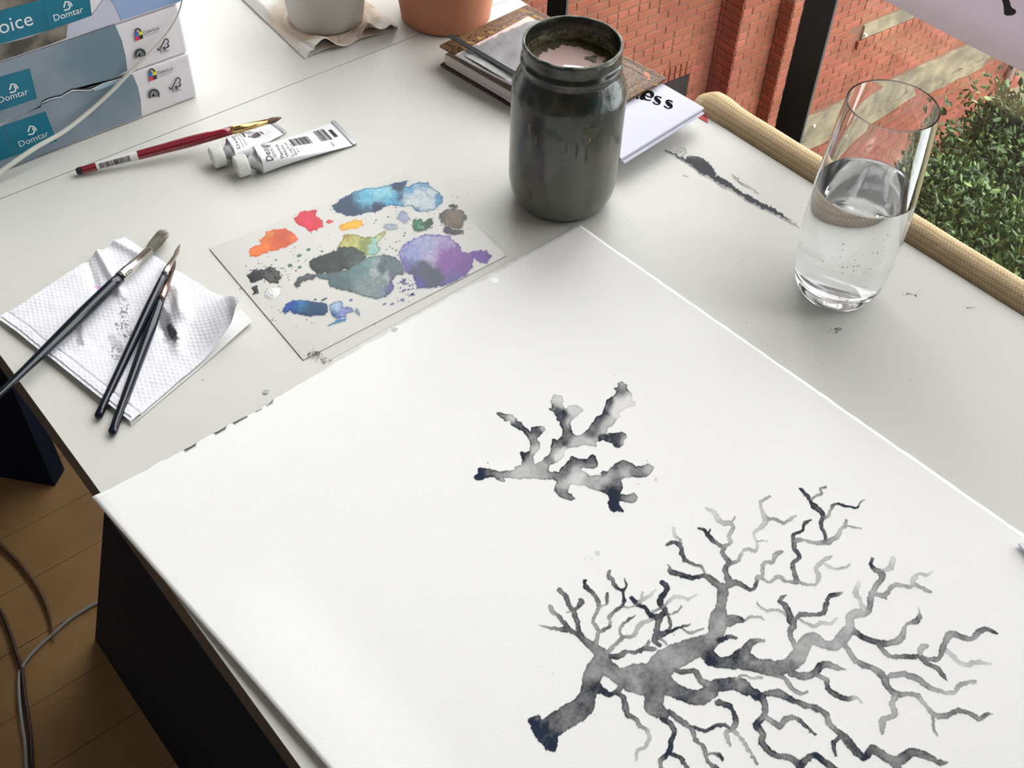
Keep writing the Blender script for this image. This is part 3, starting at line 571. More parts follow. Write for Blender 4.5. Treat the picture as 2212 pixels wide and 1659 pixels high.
# grey drops that fell on the sheet
for (x, y, r) in ((852, 712, 6), (574, 846, 5), (1068, 606, 8)):
    q = at(x, y, PZ + .0005); p = MB(); n_ = 14
    p.prism([q + np.array([.0004 * r * math.cos(a * 2 * math.pi / n_) * (1 + .1 * math.sin(3 * a)), .00035 * r * math.sin(a * 2 * math.pi / n_), 0]) for a in range(n_)], (0, 0, .0001)).build('ink_drop', mat('grey_drop', L(176, 178, 176) if x != 1068 else (.9, .9, .9), .2), sheet)

# a folded white sheet at the right edge of the frame
fs = empty('folded_paper', (.5, .07, TZ), 'corner of a pale lilac paper lying on the big sheet at the right edge', 'paper')
a0 = at(2199, 1176, .003); MB().prism([a0, a0 + np.array([.05, -.022, 0]), a0 + np.array([.03, -.10, 0]), a0 + np.array([-.022, -.07, 0])], (0, 0, .0012)).build('leaflet', mat('lilac_paper', L(226, 226, 240), .7), fs)

# ---------------------------------------------------------------- palette sheet
pal = empty('paint_palette', (.345, .565, TZ), 'thin grey plastic palette sheet covered with wet watercolour puddles', 'palette')
pm = mat('palette_film', L(194, 192, 186), .22, spec=.5, bump=.05, bscale=25)
cs = [at(452, 537, .0004), at(902, 362, .0004), at(1093, 553, .0004), at(655, 778, .0004)]
MB().prism([q - np.array([0, 0, -.0002]) for q in cs], (0, 0, .0002)).build('palette_sheet', pm, pal)
under = empty('backing_paper', (.4, .53, TZ), 'pale tracing sheet lying under the palette, its edge showing along the near side', 'paper')
us = [at(520, 560, .0001), at(920, 400, .0001), at(1115, 556, .0001), at(700, 785, .0001)]
MB().prism(us, (0, 0, .0001)).build('tracing_sheet', mat('tracing_paper', L(204, 203, 197), .5), under)
paint_m = mat('wet_paint', (1, 1, 1), .28, spec=.3, attr='Col', bump=.03, bscale=90)
FILM = lin((194, 192, 186)); PC = (440, 340, 3.253)
blobs = [
 ('blue_paint', [(905,345),(960,290),(1060,240),(1150,215),(1230,210),(1300,190),(1360,175),(1440,165),(1410,205),(1445,205),(1500,172),(1580,175),(1590,205),(1640,235),(1680,270),(1675,320),(1620,365),(1560,385),(1490,380),(1460,345),(1400,345),(1320,335),(1270,350),(1220,385),(1160,385),(1100,400),(1060,415),(1000,410),(930,385)],
  [(980,340,110,(12,66,98)),(1080,375,60,(12,70,102)),(1210,370,60,(12,50,90)),(1370,190,40,(14,62,96)),(1390,280,28,(20,90,130)),(1130,280,70,(120,196,220)),(1230,240,60,(150,208,224)),(1330,300,50,(96,176,206)),(1290,240,40,(160,214,226)),(1500,290,80,(206,214,216)),(1560,330,60,(196,208,214)),(1450,230,40,(80,160,200)),(1540,190,40,(120,160,196)),(1640,300,30,(70,150,190)),(1500,375,30,(60,120,170))], (20, 90, 140), .5),
 ('red_paint', [(632,430),(680,385),(750,370),(790,375),(790,415),(835,440),(840,490),(790,510),(740,525),(720,500),(660,470)], [(720,420,60,(226,52,98)),(680,440,40,(214,36,66)),(790,480,50,(222,48,66)),(760,390,30,(196,40,70))], (196, 30, 54), .5),
 ('red_paint', [(858,450),(875,437),(905,445),(905,458),(880,464)], [(880,450,30,(226,84,76))], (200, 60, 60), .3),
 ('yellow_paint', [(945,485),(1000,460),(1060,440),(1115,445),(1125,475),(1080,500),(1020,505),(970,522)], [(1040,470,90,(244,190,44)),(960,490,30,(238,170,60))], (226, 160, 30), .4),
 ('orange_paint', [(315,650),(330,700),(380,695),(430,670),(520,650),(600,620),(670,575),(640,540),(575,495),(500,505),(430,520),(440,550),(390,580),(410,610),(340,630)], [(560,560,90,(206,98,54)),(400,650,80,(238,134,62)),(450,530,40,(224,150,64)),(640,580,40,(232,128,60)),(500,600,40,(214,108,56))], (216, 110, 40), .5),
 ('black_paint', [(300,830),(350,790),(420,790),(470,765),(530,800),(545,840),(520,880),(470,885),(420,855),(380,870),(340,885)], [(350,830,60,(26,32,44)),(480,830,50,(98,96,92)),(520,860,30,(40,44,50)),(460,780,30,(34,38,46))], (24, 28, 36), .6),
 ('black_paint', [(335,910),(375,903),(380,930),(385,950),(350,962),(345,935)], [(355,930,40,(34,38,48))], (28, 30, 38), .5),
 ('white_paint', [(425,965),(470,925),(530,915),(540,950),(500,995),(440,990)], [(490,950,80,(238,240,238))], (226, 228, 226), .2),
 ('olive_paint', [(940,640),(970,590),(990,545),(1060,540),(1130,560),(1200,560),(1280,510),(1290,528),(1220,600),(1245,650),(1200,690),(1140,690),(1050,640)], [(1040,600,60,(196,196,128)),(1010,560,40,(172,140,40)),(1130,620,40,(150,158,90)),(1250,545,40,(196,200,150)),(1210,630,40,(160,200,196))], (128, 134, 60), .6),
 ('grey_paint', [(760,820),(900,810),(1000,790),(1150,700),(1260,680),(1350,700),(1380,730),(1420,770),(1400,820),(1350,830),(1320,870),(1340,920),(1300,970),(1220,1000),(1120,975),(1030,940),(960,935),(890,905),(870,865),(800,845)], [(950,860,90,(98,122,124)),(1080,820,70,(112,142,144)),(1150,900,80,(142,156,154)),(1250,770,40,(96,116,124)),(1210,740,30,(178,186,184)),(1200,810,26,(182,188,186)),(1280,820,26,(170,178,180)),(1350,770,50,(112,126,134)),(1230,960,50,(136,148,160)),(1320,940,30,(110,106,156)),(1180,720,50,(130,160,160))], (66, 84, 90), .55),
 ('dark_green_paint', [(735,740),(800,700),(930,650),(960,622),(1040,622),(1130,660),(1140,700),(1080,770),(980,790),(920,812),(800,820),(750,780)], [(830,740,60,(44,58,56)),(950,700,60,(38,50,46)),(1040,690,50,(70,84,80)),(900,780,40,(76,80,80)),(780,770,40,(40,56,54)),(1080,740,30,(96,110,106))], (34, 44, 44), 1.),
 ('grey_paint', [(630,890),(660,850),(730,815),(790,830),(770,855),(700,870),(650,920)], [(700,860,60,(98,102,102)),(650,895,30,(76,80,82))], (70, 74, 76), .5),
 ('purple_paint', [(1370,660),(1400,620),(1480,570),(1560,540),(1640,545),(1720,545),(1790,610),(1820,670),(1860,675),(1900,655),(1990,655),(2020,690),(1990,745),(1940,735),(1900,710),(1880,780),(1840,830),(1720,890),(1600,915),(1500,920),(1470,830),(1420,810),(1415,770),(1380,720)], [(1450,660,70,(160,166,204)),(1580,600,70,(176,176,206)),(1700,600,50,(176,160,200)),(1600,700,50,(186,180,208)),(1720,720,80,(150,98,172)),(1800,760,50,(128,84,160)),(1530,800,60,(92,98,118)),(1600,830,60,(84,92,110)),(1500,880,40,(98,86,156)),(1760,840,50,(116,104,160)),(1950,695,50,(118,76,168)),(1440,740,40,(120,118,170))], (92, 72, 156), .6),
 ('navy_paint', [(550,1080),(580,1030),(630,1000),(700,1005),(760,1010),(860,1030),(870,1080),(850,1110),(760,1115),(650,1105),(610,1075),(570,1100)], [(760,1080,90,(22,78,112)),(600,1040,50,(34,92,170)),(700,1030,40,(40,140,196)),(780,1030,50,(20,84,132))], (22, 66, 120), .5),
 ('pale_blue_paint', [(880,1040),(920,1010),(970,1010),(980,1055),(1040,1060),(1050,1085),(1000,1100),(990,1125),(930,1130),(890,1100)], [(930,1040,40,(176,200,214)),(980,1080,50,(150,158,204)),(920,1110,30,(60,110,150))], (56, 90, 150), .6),
 ('cyan_paint', [(876,1178),(920,1148),(1000,1130),(995,1150),(930,1166)], [(940,1150,60,(66,160,196))], (30, 120, 160), .5),
 ('grey_paint', [(1058,1085),(1070,1062),(1092,1075),(1098,1112),(1072,1100)], [(1078,1085,30,(146,164,176))], (90, 110, 130), .5),
 ('brown_paint', [(1655,395),(1700,370),(1760,355),(1820,375),(1850,410),(1830,460),(1800,510),(1750,500),(1700,480),(1660,440)], [(1760,420,60,(140,118,96)),(1690,410,30,(96,90,90)),(1820,440,30,(100,84,72)),(1770,480,40,(120,100,80))], (44, 36, 38), .8),
 ('black_paint', [(1722,342),(1750,328),(1785,338),(1770,356),(1738,354)], [(1750,342,30,(40,36,42))], (30, 28, 34), .4),
 ('black_paint', [(1682,520),(1700,480),(1730,490),(1745,510),(1820,512),(1825,535),(1770,545),(1700,540)], [(1710,500,30,(66,44,88)),(1780,525,50,(52,44,50))], (38, 30, 42), .5),
 ('green_paint', [(1465,490),(1480,440),(1530,430),(1540,458),(1600,425),(1612,465),(1560,510),(1510,520),(1480,510)], [(1500,470,40,(30,134,92)),(1580,455,40,(18,84,60)),(1535,490,18,(190,210,190)),(1545,500,30,(24,112,80))], (14, 84, 60), .5),
 ('pale_grey_paint', [(1360,425),(1385,380),(1430,385),(1450,430),(1410,460)], [(1400,420,60,(166,172,192))], (140, 148, 172), .8),
 ('pale_grey_paint', [(1262,490),(1300,462),(1358,470),(1362,498),(1310,510)], [(1310,485,60,(176,182,194))], (150, 158, 176), .5),
]
for bi, (nm, poly, spots, edge, rag) in enumerate(blobs):
    P_ = np.array([(PC[0] + x / PC[2], PC[1] + y / PC[2]) for x, y in poly])
    q = np.array([at(x, y, .001) for x, y in ((P_[:, 0].min() - 5, P_[:, 1].min() - 5), (P_[:, 0].max() + 5, P_[:, 1].min() - 5), (P_[:, 0].max() + 5, P_[:, 1].max() + 5), (P_[:, 0].min() - 5, P_[:, 1].max() + 5))])
    f = Field(q[:, 0].min(), q[:, 0].max(), q[:, 1].min(), q[:, 1].max(), .00083 + .000008 * bi, .0004, warp=2.0 * min(1, rag + .3), wsc=6, seed=20 + bi)
    f.poly(poly, *PC); f.sd = f.sd + 2.6 * (vn(f.px, f.py, 3, 50 + bi, 2) - .5)
    C_ = np.zeros(f.X.shape + (3,)); W_ = np.zeros(f.X.shape)
    mxx = f.px + 9 * (vn(f.px, f.py, 9, 70 + bi, 3) - .5) * 2; myy = f.py + 9 * (vn(f.px, f.py, 9, 90 + bi, 3) - .5) * 2
    for x, y, r, c in spots:
        x = PC[0] + x / PC[2]; y = PC[1] + y / PC[2]; r = r / PC[2]
        wt = np.exp(-1.6 * ((mxx - x) ** 2 + (myy - y) ** 2) / r ** 2) + 1e-7; W_ += wt; C_ += wt[..., None] * lin(c)
    C_ /= W_[..., None]
    # pigment rims along the outline and along inner drying lines
    ed = .75 * np.exp(-((f.sd + 1.4) / 1.5) ** 2); vein = np.abs(vn(f.px, f.py, 20, 33 + bi, 3) - .5); ed = np.maximum(ed, .32 * sst(.05, .0, vein) * (rag > .45))
    C_ = C_ * (1 - ed[..., None]) + lin(edge) * ed[..., None]
    C_ = .92 * C_ ** 1.22; gnr = (1 + (.9 if nm == 'dark_green_paint' else .3) * (vn(f.px, f.py, 7, 18 + bi, 2) - .45))[..., None] * (1 + .35 * rag * (vn(f.px, f.py, 2.5, 8 + bi, 2) - .5))[..., None]; C_ = np.clip(C_ * gnr, 0, 1)
    al = sst(1., -.6, f.sd)
    C_ = FILM * (1 - al[..., None]) + C_ * al[..., None]
    hh = TZ + f.z + .00006 * np.clip(-f.sd / 6, 0, 1) + (.0012 * np.clip(-f.sd / 8, 0, 1) if nm == 'white_paint' else 0)
    o = f.mesh(nm, C_, paint_m, pal, .3, al, z=hh); pass
# specks of paint around the puddles
sp = MB(); spv = MB(); spk = []
R = np.random.RandomState(4)
def speck(mb, x, y, r, z=.00085):
    q = at(x, y, z); n_ = 7; a0 = R.rand() * 6; el = R.uniform(.5, 1)
    mb.prism([q + np.array([r * math.cos(a0 + a * 2 * math.pi / n_) * R.uniform(.7, 1.1), el * r * math.sin(a0 + a * 2 * math.pi / n_) * R.uniform(.7, 1.1), 0]) for a in range(n_)], (0, 0, .00008))
for (cx, cy, sx_, sy_, n) in ((430, 830, 110, 60, 60), (620, 740, 90, 60, 16), (1400, 420, 90, 50, 24), (1700, 420, 90, 80, 40), (1000, 560, 250, 120, 30), (760, 1120, 220, 40, 22), (1500, 560, 200, 60, 20)):
    for i in range(n):
        a = R.normal(size=2); speck(sp, 440 + (cx + a[0] * sx_) / 3.253, 340 + (cy + a[1] * sy_) / 3.253, abs(R.normal()) * .0004 + .00025)
for (cx, cy, r) in ((735, 648, .0024), (672, 690, .0022), (608, 760, .0022), (675, 772, .0018), (832, 660, .0013), (1210, 443, .0012), (1408, 550, .0013), (508, 722, .0012), (560, 780, .001), (845, 998, .0028), (785, 998, .0013), (1350, 652, .0012)):
    speck(spv, 440 + cx / 3.253, 340 + cy / 3.253, r)
vi = MB()
for i in range(34): speck(vi, 440 + R.uniform(1360, 1480) / 3.253, 340 + R.uniform(840, 1020) / 3.253, abs(R.normal()) * .0006 + .0005)
for (x, y) in ((1395, 1000), (1325, 1030), (1455, 968), (1270, 1030), (1405, 935), (1440, 930), (1035, 1003)): speck(vi, 440 + x / 3.253, 340 + y / 3.253, .0019)
for mb, mm in ((sp, mat('black_speck', L(62, 64, 70), .4)), (spv, mat('green_speck', L(62, 98, 90), .3)), (vi, mat('violet_speck', L(98, 86, 140), .3))):
    o = mb.build('paint_specks', mm, pal); o['kind'] = 'stuff'

# ---------------------------------------------------------------- marks on the desk
f = Field(.60, .665, .37, .54, .0003, .0004, warp=2.2, wsc=5, seed=77)
f.W += 1e-6
Ec = (1360, 280, 5.027)
for ch in ("385,220,8,.9;480,270,12,.9;580,320,14,1|620,330,26,1;720,370,46,1.1;820,440,60,1.1;900,490,34,1|640,300,14,.7;760,320,20,.7;860,390,24,.8;930,480,14,.9|900,510,26,1;1000,560,30,.95;1100,620,26,.95;1200,690,24,.9;1300,750,26,.95;1400,800,26,.95;1500,850,28,1;1600,900,24,1;1680,950,14,.7;1760,1000,10,.5;1830,1040,6,.4|1110,490,6,.5;1200,560,10,.6;1280,610,6,.4;1400,690,5,.3|500,240,6,.4;560,195,5,.6;610,240,6,.6;560,290,6,.5|520,260,5,.5;590,215,5,.5|960,580,14,.5;1040,630,14,.5").split('|'):
    f.chain([tuple(float(v) for v in q.split(',')) for q in ch.split(';')], *Ec)
for ch in ("250,760,16,.3;290,710,12,.3;325,650,4,.5|590,485,5,.15;635,500,5,.15"). split('|'): f.chain([tuple(float(v) for v in q.split(',')) for q in ch.split(';')], *Ec)
d = f.D / np.maximum(f.W, 1e-9); a_ = np.clip(d * 1.3, 0, 1) * sst(1., -1., f.sd) * sst(.2, .42, vn(f.px + f.py * .3, f.py * 1.6 - f.px, 3.2, 7, 2) * .5 + .5 * d * sst(2, -4, f.sd))
TOP = lin((212, 211, 205))
o = f.mesh('charcoal_smear', TOP * (1 - a_[..., None]) + lin((62, 62, 66)) * a_[..., None], mat('charcoal', (1, 1, 1), .8, attr='Col'), desk, .06, a_); o['label'] = 'dark charcoal smear'
sm = MB()
def smudge(cx, cy, sx_, sy_, n, r=.0005, z=.0003):
    for i in range(n):
        a = R.normal(size=2); speck(sm, cx + a[0] * sx_, cy + a[1] * sy_, abs(R.normal()) * r * .6 + r * .4, z)
smudge(1808, 712, 9, 4, 26); smudge(1965, 634, 9, 3, 18); smudge(2095, 663, 6, 4, 10); smudge(678, 765, 9, 4, 60, z=.0012); smudge(700, 776, 7, 2.5, 30, z=.0012); smudge(1780, 785, 2, 2, 2)
for i in range(160):
    x_, y_ = R.uniform(150, 2150), R.uniform(220, 900); q = at(x_, y_)
    if XL + .01 < q[0] < XR - .01 and q[1] < YS - .01 and (q[1] > .495 or q[0] > .505) and not (.2 < q[0] < .5 and .49 < q[1] < .65) and q[1] < .8: speck(sm, x_, y_, R.uniform(.0002, .0005), .0003)
o = sm.build('pigment_specks', mat('pigment_speck', L(120, 118, 114), .7), desk); o['kind'] = 'stuff'

# ================================================================ JAR
jc = np.array([.513, .5265, TZ])
jar = empty('glass_jar', tuple(jc), 'paint-stained glass jar of murky grey brush water', 'jar')
jm = bpy.data.materials.new('stained_jar_glass'); jm.use_nodes = True; t = jm.node_tree; b = t.nodes['Principled BSDF']; N = t.nodes.new; K = t.links.new
b.inputs['Roughness'].default_value = .25; b.inputs['Coat Weight'].default_value = .25; b.inputs['Coat Roughness'].default_value = .08
tc = N('ShaderNodeTexCoord'); sp_ = N('ShaderNodeSeparateXYZ'); K(tc.outputs['Object'], sp_.inputs[0])
zz = N('ShaderNodeMapRange'); zz.inputs[1].default_value = TZ + .06; zz.inputs[2].default_value = TZ + .125; K(sp_.outputs['Z'], zz.inputs[0])
mpn = N('ShaderNodeMapping'); mpn.inputs['Scale'].default_value = (1, 1, .35); K(tc.outputs['Object'], mpn.inputs[0])
n1 = N('ShaderNodeTexNoise'); n1.inputs['Scale'].default_value = 55; n1.inputs['Detail'].default_value = 6; K(mpn.outputs[0], n1.inputs['Vector'])
ad = N('ShaderNodeMath'); ad.operation = 'MULTIPLY_ADD'; ad.inputs[1].default_value = .9; K(n1.outputs['Fac'], ad.inputs[0]); K(zz.outputs[0], ad.inputs[2])
rp = N('ShaderNodeValToRGB'); K(ad.outputs[0], rp.inputs[0]); cr_ = rp.color_ramp
cr_.elements[0].position = .30; cr_.elements[0].color = (*L(98, 97, 89), 1)
cr_.elements[1].position = 1.0; cr_.elements[1].color = (*L(38, 40, 34), 1)
for po, c in ((.62, (84, 83, 74)), (.80, (56, 56, 46)), (.92, (46, 46, 36))): e = cr_.elements.new(po); e.color = (*L(*c), 1)
n2 = N('ShaderNodeTexNoise'); n2.inputs['Scale'].default_value = 26; n2.inputs['Detail'].default_value = 3; K(tc.outputs['Object'], n2.inputs['Vector'])
r2 = N('ShaderNodeValToRGB'); r2.color_ramp.interpolation = 'LINEAR'; K(n2.outputs['Color'], r2.inputs[0])
for i_, (po, c) in enumerate(((.0, (20, 70, 62)), (.42, (30, 66, 60)), (.5, (70, 70, 60)), (.62, (74, 70, 50)), (.75, (96, 60, 40)))):
    e = r2.color_ramp.elements[i_] if i_ < 2 else r2.color_ramp.elements.new(po); e.position = po; e.color = (*L(*c), 1)
n3 = N('ShaderNodeTexNoise'); n3.inputs['Scale'].default_value = 70; n3.inputs['Detail'].default_value = 5; K(tc.outputs['Object'], n3.inputs['Vector'])
r3 = N('ShaderNodeMapRange'); r3.inputs[1].default_value = .5; r3.inputs[2].default_value = .66; K(n3.outputs['Fac'], r3.inputs[0])
mu = N('ShaderNodeMath'); mu.operation = 'MULTIPLY'; K(r3.outputs[0], mu.inputs[0]); K(zz.outputs[0], mu.inputs[1])
mxn = N('ShaderNodeMix'); mxn.data_type = 'RGBA'; K(mu.outputs[0], mxn.inputs['Factor']); K(rp.outputs[0], mxn.inputs['A']); K(r2.outputs[0], mxn.inputs['B']); K(mxn.outputs['Result'], b.inputs['Base Color'])
bp = N('ShaderNodeBump'); bp.inputs['Strength'].default_value = .35; bp.inputs['Distance'].default_value = .001; K(mu.outputs[0], bp.inputs['Height']); K(bp.outputs[0], b.inputs['Normal'])
prof = [(.0, 0), (.030, 0), (.0345, .0012), (.0385, .006), (.0415, .013), (.0430, .022), (.0433, .035), (.0433, .098), (.0428, .1045), (.0405, .110), (.0385, .1145), (.0372, .118), (.0362, .1205), (.0372, .1225), (.0376, .1245), (.0372, .1265), (.0360, .1275), (.0360, .130), (.0364, .1345), (.0366, .1375), (.0360, .1390), (.0350, .1393), (.0343, .1385), (.0342, .130), (.0344, .118), (.0385, .108), (.0400, .095), (.0400, .02), (.03, .006), (0, .006)]
lathe('jar_body', prof, jc, jm, jar, n=96)
# crusty ring of dried paint on the lip and inside the mouth
scum = mat('dried_scum', L(70, 66, 44), .6, col2=L(128, 124, 100), nscale=260, bump=.8, bscale=300)
R = np.random.RandomState(9)
p = MB()
for i in range(110):
    a = R.uniform(0, 2 * math.pi); r = .0340; h = .122 + R.uniform(-.002, .005) * R.rand(); ln = R.uniform(.001, .006); wd = R.uniform(.0006, .002)
    ca, sa = math.cos(a), math.sin(a); q = jc + np.array([r * ca, r * sa, h]); tn = np.array([-sa, ca, 0]); inn = -np.array([ca, sa, 0])
    p.add([q - tn * wd, q + tn * wd, q + tn * wd * .3 + np.array([0, 0, ln]), q - tn * wd * .3 + np.array([0, 0, ln]), q + inn * .001 + np.array([0, 0, ln * .3])], [(0, 1, 4), (1, 2, 4), (2, 3, 4), (3, 0, 4)])
o = p.build('dried_scum', scum, jar); o['kind'] = 'stuff'
lipm = mat('lip_crust', L(150, 152, 138), .5, col2=L(58, 62, 54), nscale=120, bump=.6, bscale=300, detail=5)
lathe('lip_crust', [(.0364, .1385), (.0362, .1394), (.0352, .1397), (.0346, .1392)], jc, lipm, jar, n=96, jitter=lambda a, j: 1 + .0035 * math.sin(17 * a) * math.sin(5 * a))
# water surface with floating scum at the edge
wm = mat('murky_water', L(206, 178, 170), .03, spec=1.0, ior=1.6, coat=1)
Vw = [jc + np.array([0, 0, .119])]; Fw = []
for i in range(64):
    a = 2 * math.pi * i / 64; Vw.append(jc + np.array([.0345 * math.cos(a), .0345 * math.sin(a), .119]))
Fw = [(0, 1 + i, 1 + (i + 1) % 64) for i in range(64)]
mesh_np('water', Vw, Fw, wm, jar)
def jag_ring(name, r0, r1, z, m_, amp, a0=0, a1=2 * math.pi, n=120, seed=1):
    V = []; Fs = []
    for i in range(n + 1):
        a = a0 + (a1 - a0) * i / n; k = vn(np.array([i * 1.]), np.array([seed * 7.]), 4, seed, 3)[0]
        for r in (r0, r1 - amp * k): V.append(jc + np.array([r * math.cos(a), r * math.sin(a), z + (.0008 if r == r0 else .0001)]))
    for i in range(n): Fs.append((2 * i, 2 * i + 2, 2 * i + 3, 2 * i + 1))
    return mesh_np(name, V, Fs, m_, jar)
olive = mat('olive_scum', L(84, 76, 48), .5, col2=L(60, 54, 36), nscale=150, bump=.5, bscale=300)
jag_ring('floating_scum', .0343, .0325, .1193, olive, .012, math.radians(-35), math.radians(190), seed=2)
lathe('inside_crust', [(.0341, .1205), (.0338, .124), (.0341, .128)], jc, scum, jar, n=96, jitter=lambda a, j: 1 - .006 * math.sin(23 * a + j) * math.sin(7 * a))
lathe('floating_scum', [(0, .1197), (.0030, .1198), (.0042, .1195)], jc + np.array([.019, -.002, 0]), olive, jar, n=14, jitter=lambda a, j: 1 + .4 * math.sin(3 * a + 1))
for (dx, dy) in ((-.012, -.006), (-.002, -.010), (.012, -.010), (-.018, .003)):
    lathe('bubble', [(.0015, .1192), (.0013, .1198), (.0007, .1203), (0, .1204)], jc + np.array([dx, dy, 0]), mat('bubble_film', L(150, 136, 128), .05, spec=1), jar, n=16)
# coloured runs of paint on the outside of the jar
def jar_patch(name, pts_px, col, z_off=.0002, seed=1, rough=.35):
    """flat blotch wrapped on the jar wall; outline given as (angle degrees, height, half size) blobs"""
    p = MB()
    for (a, h, ra, rh) in pts_px:
        n_ = 18; V = []; R_ = np.random.RandomState(int(abs(a * 10) + h * 1e4) + seed)
        jit = [R_.uniform(.6, 1.15) for _ in range(n_)]
        for k in range(n_):
            t_ = 2 * math.pi * k / n_; aa = math.radians(a) + jit[k] * ra / .0433 * math.cos(t_); hh = h + jit[k] * rh * math.sin(t_)
            rr = np.interp(hh, [q[1] for q in prof[2:10]], [q[0] for q in prof[2:10]]) + z_off
            V.append(jc + np.array([rr * math.cos(aa), rr * math.sin(aa), hh]))
        aa = math.radians(a); rr = np.interp(h, [q[1] for q in prof[2:10]], [q[0] for q in prof[2:10]]) + z_off + .0003
        V.append(jc + np.array([rr * math.cos(aa), rr * math.sin(aa), h]))
        p.add(V, [(k, (k + 1) % n_, n_) for k in range(n_)])
    return p.build(name, mat(name + '_m', L(*col), rough), jar, smooth=True)
af = math.degrees(math.atan2(-jc[1], -jc[0]))      # angle facing the camera
jar_patch('orange_smear', [(af - 38, .086, .002, .005), (af - 30, .079, .0014, .005)], (104, 80, 64))
jar_patch('teal_smear', [(af - 14, .088, .005, .0035), (af - 6, .085, .004, .003)], (46, 68, 60))
jar_patch('olive_smear', [(af + 26, .090, .007, .005), (af + 20, .082, .003, .004)], (76, 76, 58))
jar_patch('yellow_smear', [(af + 24, .084, .0008, .0018)], (150, 138, 50))
jar_patch('dark_run', [(af + 12, .076, .0012, .008), (af + 22, .073, .0013, .010), (af + 2, .078, .001, .005)], (58, 58, 52))
jar_patch('ochre_smear', [(af - 34, .026, .0025, .004)], (88, 80, 54))
jar_patch('red_smear', [(af + 14, .1245, .0001, .0001)], (150, 40, 36))

# ================================================================ TUMBLER
gc = np.array([.5988, .3155, TZ + .0003])
glass_t = empty('water_glass', tuple(gc), 'clear drinking glass half full of water, standing near the window edge of the desk', 'glass')
cg = mat('clear_glass', (.985, .99, .99), 0, trans=1, ior=1.47, spec=.5)
outer = [(0, 0), (.0225, 0), (.0240, .0012), (.0290, .008), (.0325, .018), (.0345, .034), (.0353, .055), (.0354, .075), (.0348, .095), (.0336, .115), (.0321, .136), (.0299, .1622)]
wall = .0011
def dense(P_, k=5):
    o = []
    for i in range(len(P_) - 1):
        p0, p1, p2, p3 = (np.array(P_[max(0, min(len(P_) - 1, j))]) for j in (i - 1, i, i + 1, i + 2))
        for q in range(k):
            t = q / k; o.append(tuple(.5 * (2 * p1 + (p2 - p0) * t + (2 * p0 - 5 * p1 + 4 * p2 - p3) * t * t + (-p0 + 3 * p1 - 3 * p2 + p3) * t ** 3)))
    return o + [tuple(P_[-1])]
outer = outer[:2] + dense(outer[2:]) 
outer.insert(-1, (outer[-1][0] + .00003, outer[-1][1] - .0004))
inner = [(.0299 - wall * .4, .1625), (.0299 - wall, .1622), (.0321 - wall, .136), (.0336 - wall, .115), (.0348 - wall, .095), (.0354 - wall, .075), (.0353 - wall, .055), (.0345 - wall, .034), (.0320, .022), (.027, .0155), (.018, .0135), (0, .013)]
inner = inner[:1] + [inner[1], (inner[1][0] + .00003, .1618)] + dense([(inner[1][0] + .0001, .1606)] + inner[2:-2]) + inner[-2:]
lathe('tumbler', outer + inner, gc, cg, glass_t, n=96)
hw = .097
def rin(h):
    a = inner[::-1]; return float(np.interp(h, [q[1] for q in a], [q[0] for q in a])) + .00025
wprof = [(0, .0127), (.018, .0132)] + [(rin(h), h - .0002 * (h < .03)) for h in (.0156, .018, .0222, .026, .030, .0341, .04, .047, .055, .065, .075, .085, .092, .0955, .0966)] + [(rin(hw), hw), (rin(hw) - .0006, hw - .0002), (rin(hw) - .0016, hw - .0006), (rin(hw) - .003, hw - .0008), (0, hw - .0008)]
wat = mat('water', (.97, .98, .98), 0, trans=1, ior=1.33)
lathe('water', wprof, gc, wat, glass_t, n=96)
R = np.random.RandomState(2)
p = MB()
for i in range(46):
    a = math.radians(af) + R.normal() * .6; h = .035 + abs(R.normal()) * .018 + .01; rr = rin(h) - .0009; c = gc + np.array([rr * math.cos(a), rr * math.sin(a), h]); s = R.uniform(.0003, .0008)
    V = [c + s * np.array(d) for d in ((1, 0, 0), (-1, 0, 0), (0, 1, 0), (0, -1, 0), (0, 0, 1), (0, 0, -1))]
    p.add(V, [(0, 2, 4), (2, 1, 4), (1, 3, 4), (3, 0, 4), (2, 0, 5), (1, 2, 5), (3, 1, 5), (0, 3, 5)])
o = p.build('bubbles', mat('air_bubble', (.6, .6, .6), .1, spec=1), glass_t, smooth=True); o['kind'] = 'stuff'

# ================================================================ BURLAP ROLL
bur = bpy.data.materials.new('burlap_weave'); bur.use_nodes = True; t = bur.node_tree; b = t.nodes['Principled BSDF']; b.inputs['Roughness'].default_value = .95
an = t.nodes.new('ShaderNodeAttribute'); an.attribute_name = 'Col'; t.links.new(an.outputs['Color'], b.inputs['Base Color']); b.inputs['Specular IOR Level'].default_value = .1
br = empty('burlap_bolster', (.705, .2, TZ), 'burlap covered rounded bolster running along the window side of the desk', 'bolster')
yb0, yb1 = -.85, .556; na, ny = 60, 2400
ra_, rz_ = .0145, .0130; cxb, czb = XR + .0168, TZ - .0035
A2 = np.linspace(0, 2 * math.pi, na, endpoint=False); Y2 = np.concatenate([np.linspace(yb0, .0, 200, endpoint=False), np.linspace(.0, yb1, ny)])
YY, AA = np.meshgrid(Y2, A2, indexing='ij')
endr = np.sqrt(np.clip((yb1 + .004 - YY) / .016, 0, 1)) * (1 + .0 * YY)
lump = 1 + .05 * vn(YY * 1000, AA * 3, 40, 3, 2) + .18 * np.exp(-((YY - .535) / .016) ** 2)
dA, dY_ = .0021, .0028
arc = AA * .0125 / dA; row = np.floor(arc); yy_ = YY / dY_ + .5 * (row % 2)
weave = np.abs(np.sin(math.pi * arc)) ** .7 * np.abs(np.sin(math.pi * yy_)) ** .7
sc_ = endr * lump; rad_ = weave * .0007
Xb = cxb + (ra_ * sc_ + rad_) * np.cos(AA); Zb = czb + (rz_ * sc_ + rad_) * np.sin(AA)
